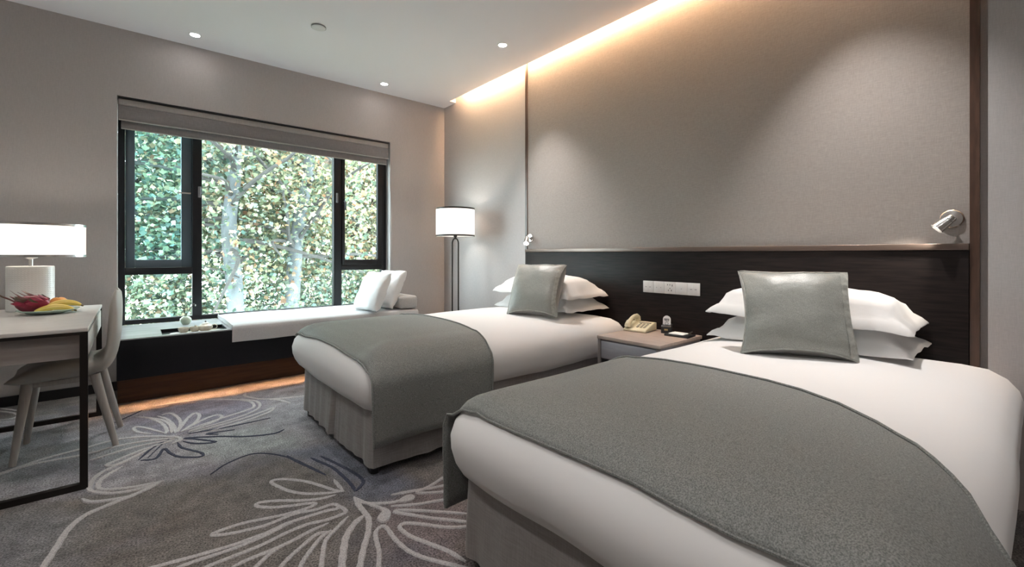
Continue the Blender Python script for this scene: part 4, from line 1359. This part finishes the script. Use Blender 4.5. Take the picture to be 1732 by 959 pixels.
# ------------------------------------------------------------------ outside: plane trees
ground = box('ground', -30, 40, 5.6, 60, -5.2, -5.0, M['ground_out']); tag(ground, kind='structure')
LEAF = np.array([[0, -.5, 0], [.32, -.22, .05], [.50, .10, -.03], [.20, .16, .03], [0, .55, 0], [-.20, .16, .03], [-.50, .10, -.03], [-.32, -.22, .05]])
LF = np.array([[0, 1, 3], [1, 2, 3], [0, 3, 5], [3, 4, 5], [0, 5, 7], [5, 6, 7]])
PAL = np.array([(.17, .22, .15), (.21, .26, .17), (.13, .19, .16), (.27, .30, .20), (.36, .34, .23), (.36, .28, .18), (.24, .15, .10), (.20, .25, .23), (.42, .42, .34), (.08, .12, .09)])
PW = np.array([.15, .14, .12, .13, .12, .08, .06, .10, .07, .08])
def leaves(name, centers, size, parent, tint=(1, 1, 1)):
    n = len(centers)
    ang = rng.uniform(0, 2 * PI, (n, 3)); ang[:, 1] = rng.normal(0.9, .55, n)
    s = size * rng.uniform(.5, 1.05, n)
    ca, sa = np.cos(ang), np.sin(ang)
    P = LEAF[None] * s[:, None, None]
    x = P[..., 0] * ca[:, 2, None] - P[..., 1] * sa[:, 2, None]; y = P[..., 0] * sa[:, 2, None] + P[..., 1] * ca[:, 2, None]; z = P[..., 2]
    y2 = y * ca[:, 1, None] - z * sa[:, 1, None]; z2 = y * sa[:, 1, None] + z * ca[:, 1, None]
    x3 = x * ca[:, 0, None] - y2 * sa[:, 0, None]; y3 = x * sa[:, 0, None] + y2 * ca[:, 0, None]
    V = np.stack([x3, y3, z2], -1) + centers[:, None, :]
    Fc = (LF[None] + (np.arange(n) * 8)[:, None, None]).reshape(-1, 3)
    me = bpy.data.meshes.new(name)
    me.vertices.add(n * 8); me.vertices.foreach_set('co', V.astype(np.float32).ravel())
    nf = len(Fc)
    me.loops.add(nf * 3); me.loops.foreach_set('vertex_index', Fc.astype(np.int32).ravel())
    me.polygons.add(nf); me.polygons.foreach_set('loop_start', np.arange(0, nf * 3, 3, dtype=np.int32))
    me.update(calc_edges=True)
    c = PAL[rng.choice(len(PAL), n, p=PW / PW.sum())] * rng.uniform(.40, 1.1, (n, 1)) * np.array(tint)
    col = np.repeat(np.hstack([np.clip(c, 0, .8), np.ones((n, 1))]), 8, axis=0)
    at = me.color_attributes.new('leaf_tone', 'FLOAT_COLOR', 'POINT')
    at.data.foreach_set('color', col.astype(np.float32).ravel())
    o = bpy.data.objects.new(name, me); me.materials.append(M['leaf'])
    link(o, parent); o['kind'] = 'stuff'
    return o

def tree(label, base, trunk, r0, r1, nl, seed, size=.15, tint=(1, 1, 1), spread=2.6, shift=(0, 0, 0)):
    rr = random.Random(seed)
    t = thing('plane_tree', label, 'tree', base, 0, 'plane trees outside the window')
    B = Vector(base)
    tp_ = catmull([Vector(p) - B for p in trunk], 6)
    m = len(tp_)
    tube('trunk', tp_, [r0 + (r1 - r0) * i / (m - 1) for i in range(m)], M['bark'], t, 14)
    cl = []
    nb = 26
    for i in range(nb):
        f = .40 + .58 * i / nb
        p0 = tp_[int(f * (m - 1))]
        a = rr.uniform(0, 2 * PI)
        L = spread * rr.uniform(.55, 1.1)
        d = Vector((math.cos(a), math.sin(a), rr.uniform(-.1, .7)))
        pts = [p0]
        for k in range(5):
            d = (d + Vector((rr.uniform(-.35, .35), rr.uniform(-.35, .35), rr.uniform(-.25, .2)))).normalized()
            pts.append(pts[-1] + d * (L / 5))
        tube('branch', catmull(pts, 3), [(r1 * .55) * (1 - .85 * k / 15) + .006 for k in range(16)], M['branch'], t, 7)
        for k in range(1, 6):
            for q in range(3):
                cl.append(pts[k] + Vector((rr.gauss(0, .42), rr.gauss(0, .42), rr.gauss(0, .34))))
    cl = np.array([tuple(c) for c in cl])
    pick = cl[rng.integers(0, len(cl), int(nl * 1.9))] + rng.normal(0, 1, (int(nl * 1.9), 3)) * np.array([.30, .30, .24])
    leaves('foliage', pick + np.array(shift), size, t, tint)
    return t
tree('plane tree with pale trunk nearest the left mullion of the window', (1.15, 8.0, -5), [(1.18, 8.0, -5), (1.22, 8.0, -1), (1.20, 8.0, .5), (1.13, 8.05, 1.5), (1.20, 8.0, 2.6), (1.12, 8.1, 4.6), (1.3, 8.1, 6)], .145, .06, 9000, 1, .095, shift=(0, .8, 0))
tree('plane tree with leaning pale trunk right of the window middle', (2.05, 8.4, -5), [(1.98, 8.4, -5), (2.05, 8.4, -1), (2.14, 8.4, .7), (2.22, 8.4, 1.6), (2.42, 8.5, 2.7), (2.5, 8.5, 4.4), (2.6, 8.5, 6.2)], .15, .06, 9000, 2, .095, (1.1, 1.0, .9), shift=(.2, .8, 0))
tree('plane tree seen through the right casement', (4.15, 10.6, -5), [(4.1, 10.6, -5), (4.15, 10.6, -1), (4.05, 10.6, 1.2), (4.20, 10.7, 3.2), (4.1, 10.7, 6)], .2, .09, 12000, 3, .105, (1.15, 1.0, .88))
tree('plane tree seen through the left casement', (-.55, 9.6, -5), [(-.55, 9.6, -5), (-.6, 9.6, -1), (-.5, 9.6, 1.2), (-.6, 9.7, 3.2), (-.4, 9.6, 6)], .18, .08, 9000, 4, .095, (.85, 1.0, 1.02))
tree('plane tree far behind the left casement', (.8, 13.5, -5), [(.8, 13.5, -5), (.8, 13.5, 0), (.9, 13.5, 3), (.8, 13.5, 7)], .22, .1, 10000, 5, .14, (.95, 1, 1), 3.4)
tree('plane tree far behind the middle pane', (3.6, 13.5, -5), [(3.6, 13.5, -5), (3.5, 13.5, 0), (3.6, 13.5, 3), (3.7, 13.5, 7)], .22, .1, 10000, 6, .14, (1, 1, .95), 3.4)
tree('plane tree far behind the right casement', (6.6, 13.5, -5), [(6.6, 13.5, -5), (6.6, 13.5, 0), (6.5, 13.5, 3), (6.6, 13.5, 7)], .22, .1, 9000, 7, .14, (1, 1, .9), 3.4)
for i, (x, y, lab) in enumerate(((.3, 8.6, 'leafy shrub low outside the left lower pane'), (2.6, 9.3, 'leafy shrub low outside the middle pane'), (4.6, 9.6, 'leafy shrub low outside the right lower pane'))):
    t = thing('shrub', lab, 'shrub', (x, y, -5), 0, 'tall shrubs below the trees')
    cl = rng.normal(0, 1, (9000, 3)) * np.array([1.25, .45, .42]) + np.array([0, 0, 5.0])
    for k in range(6):
        a = k * 1.05
        tube('stem', catmull([(0.1 * math.cos(a), 0.1 * math.sin(a), 0), (.3 * math.cos(a), .2 * math.sin(a), 2.2), (.8 * math.cos(a), .3 * math.sin(a), 5.1)], 4), .03, M['branch'], t, 6)
    leaves('foliage', cl, .085, t, (.8, .9, .88))
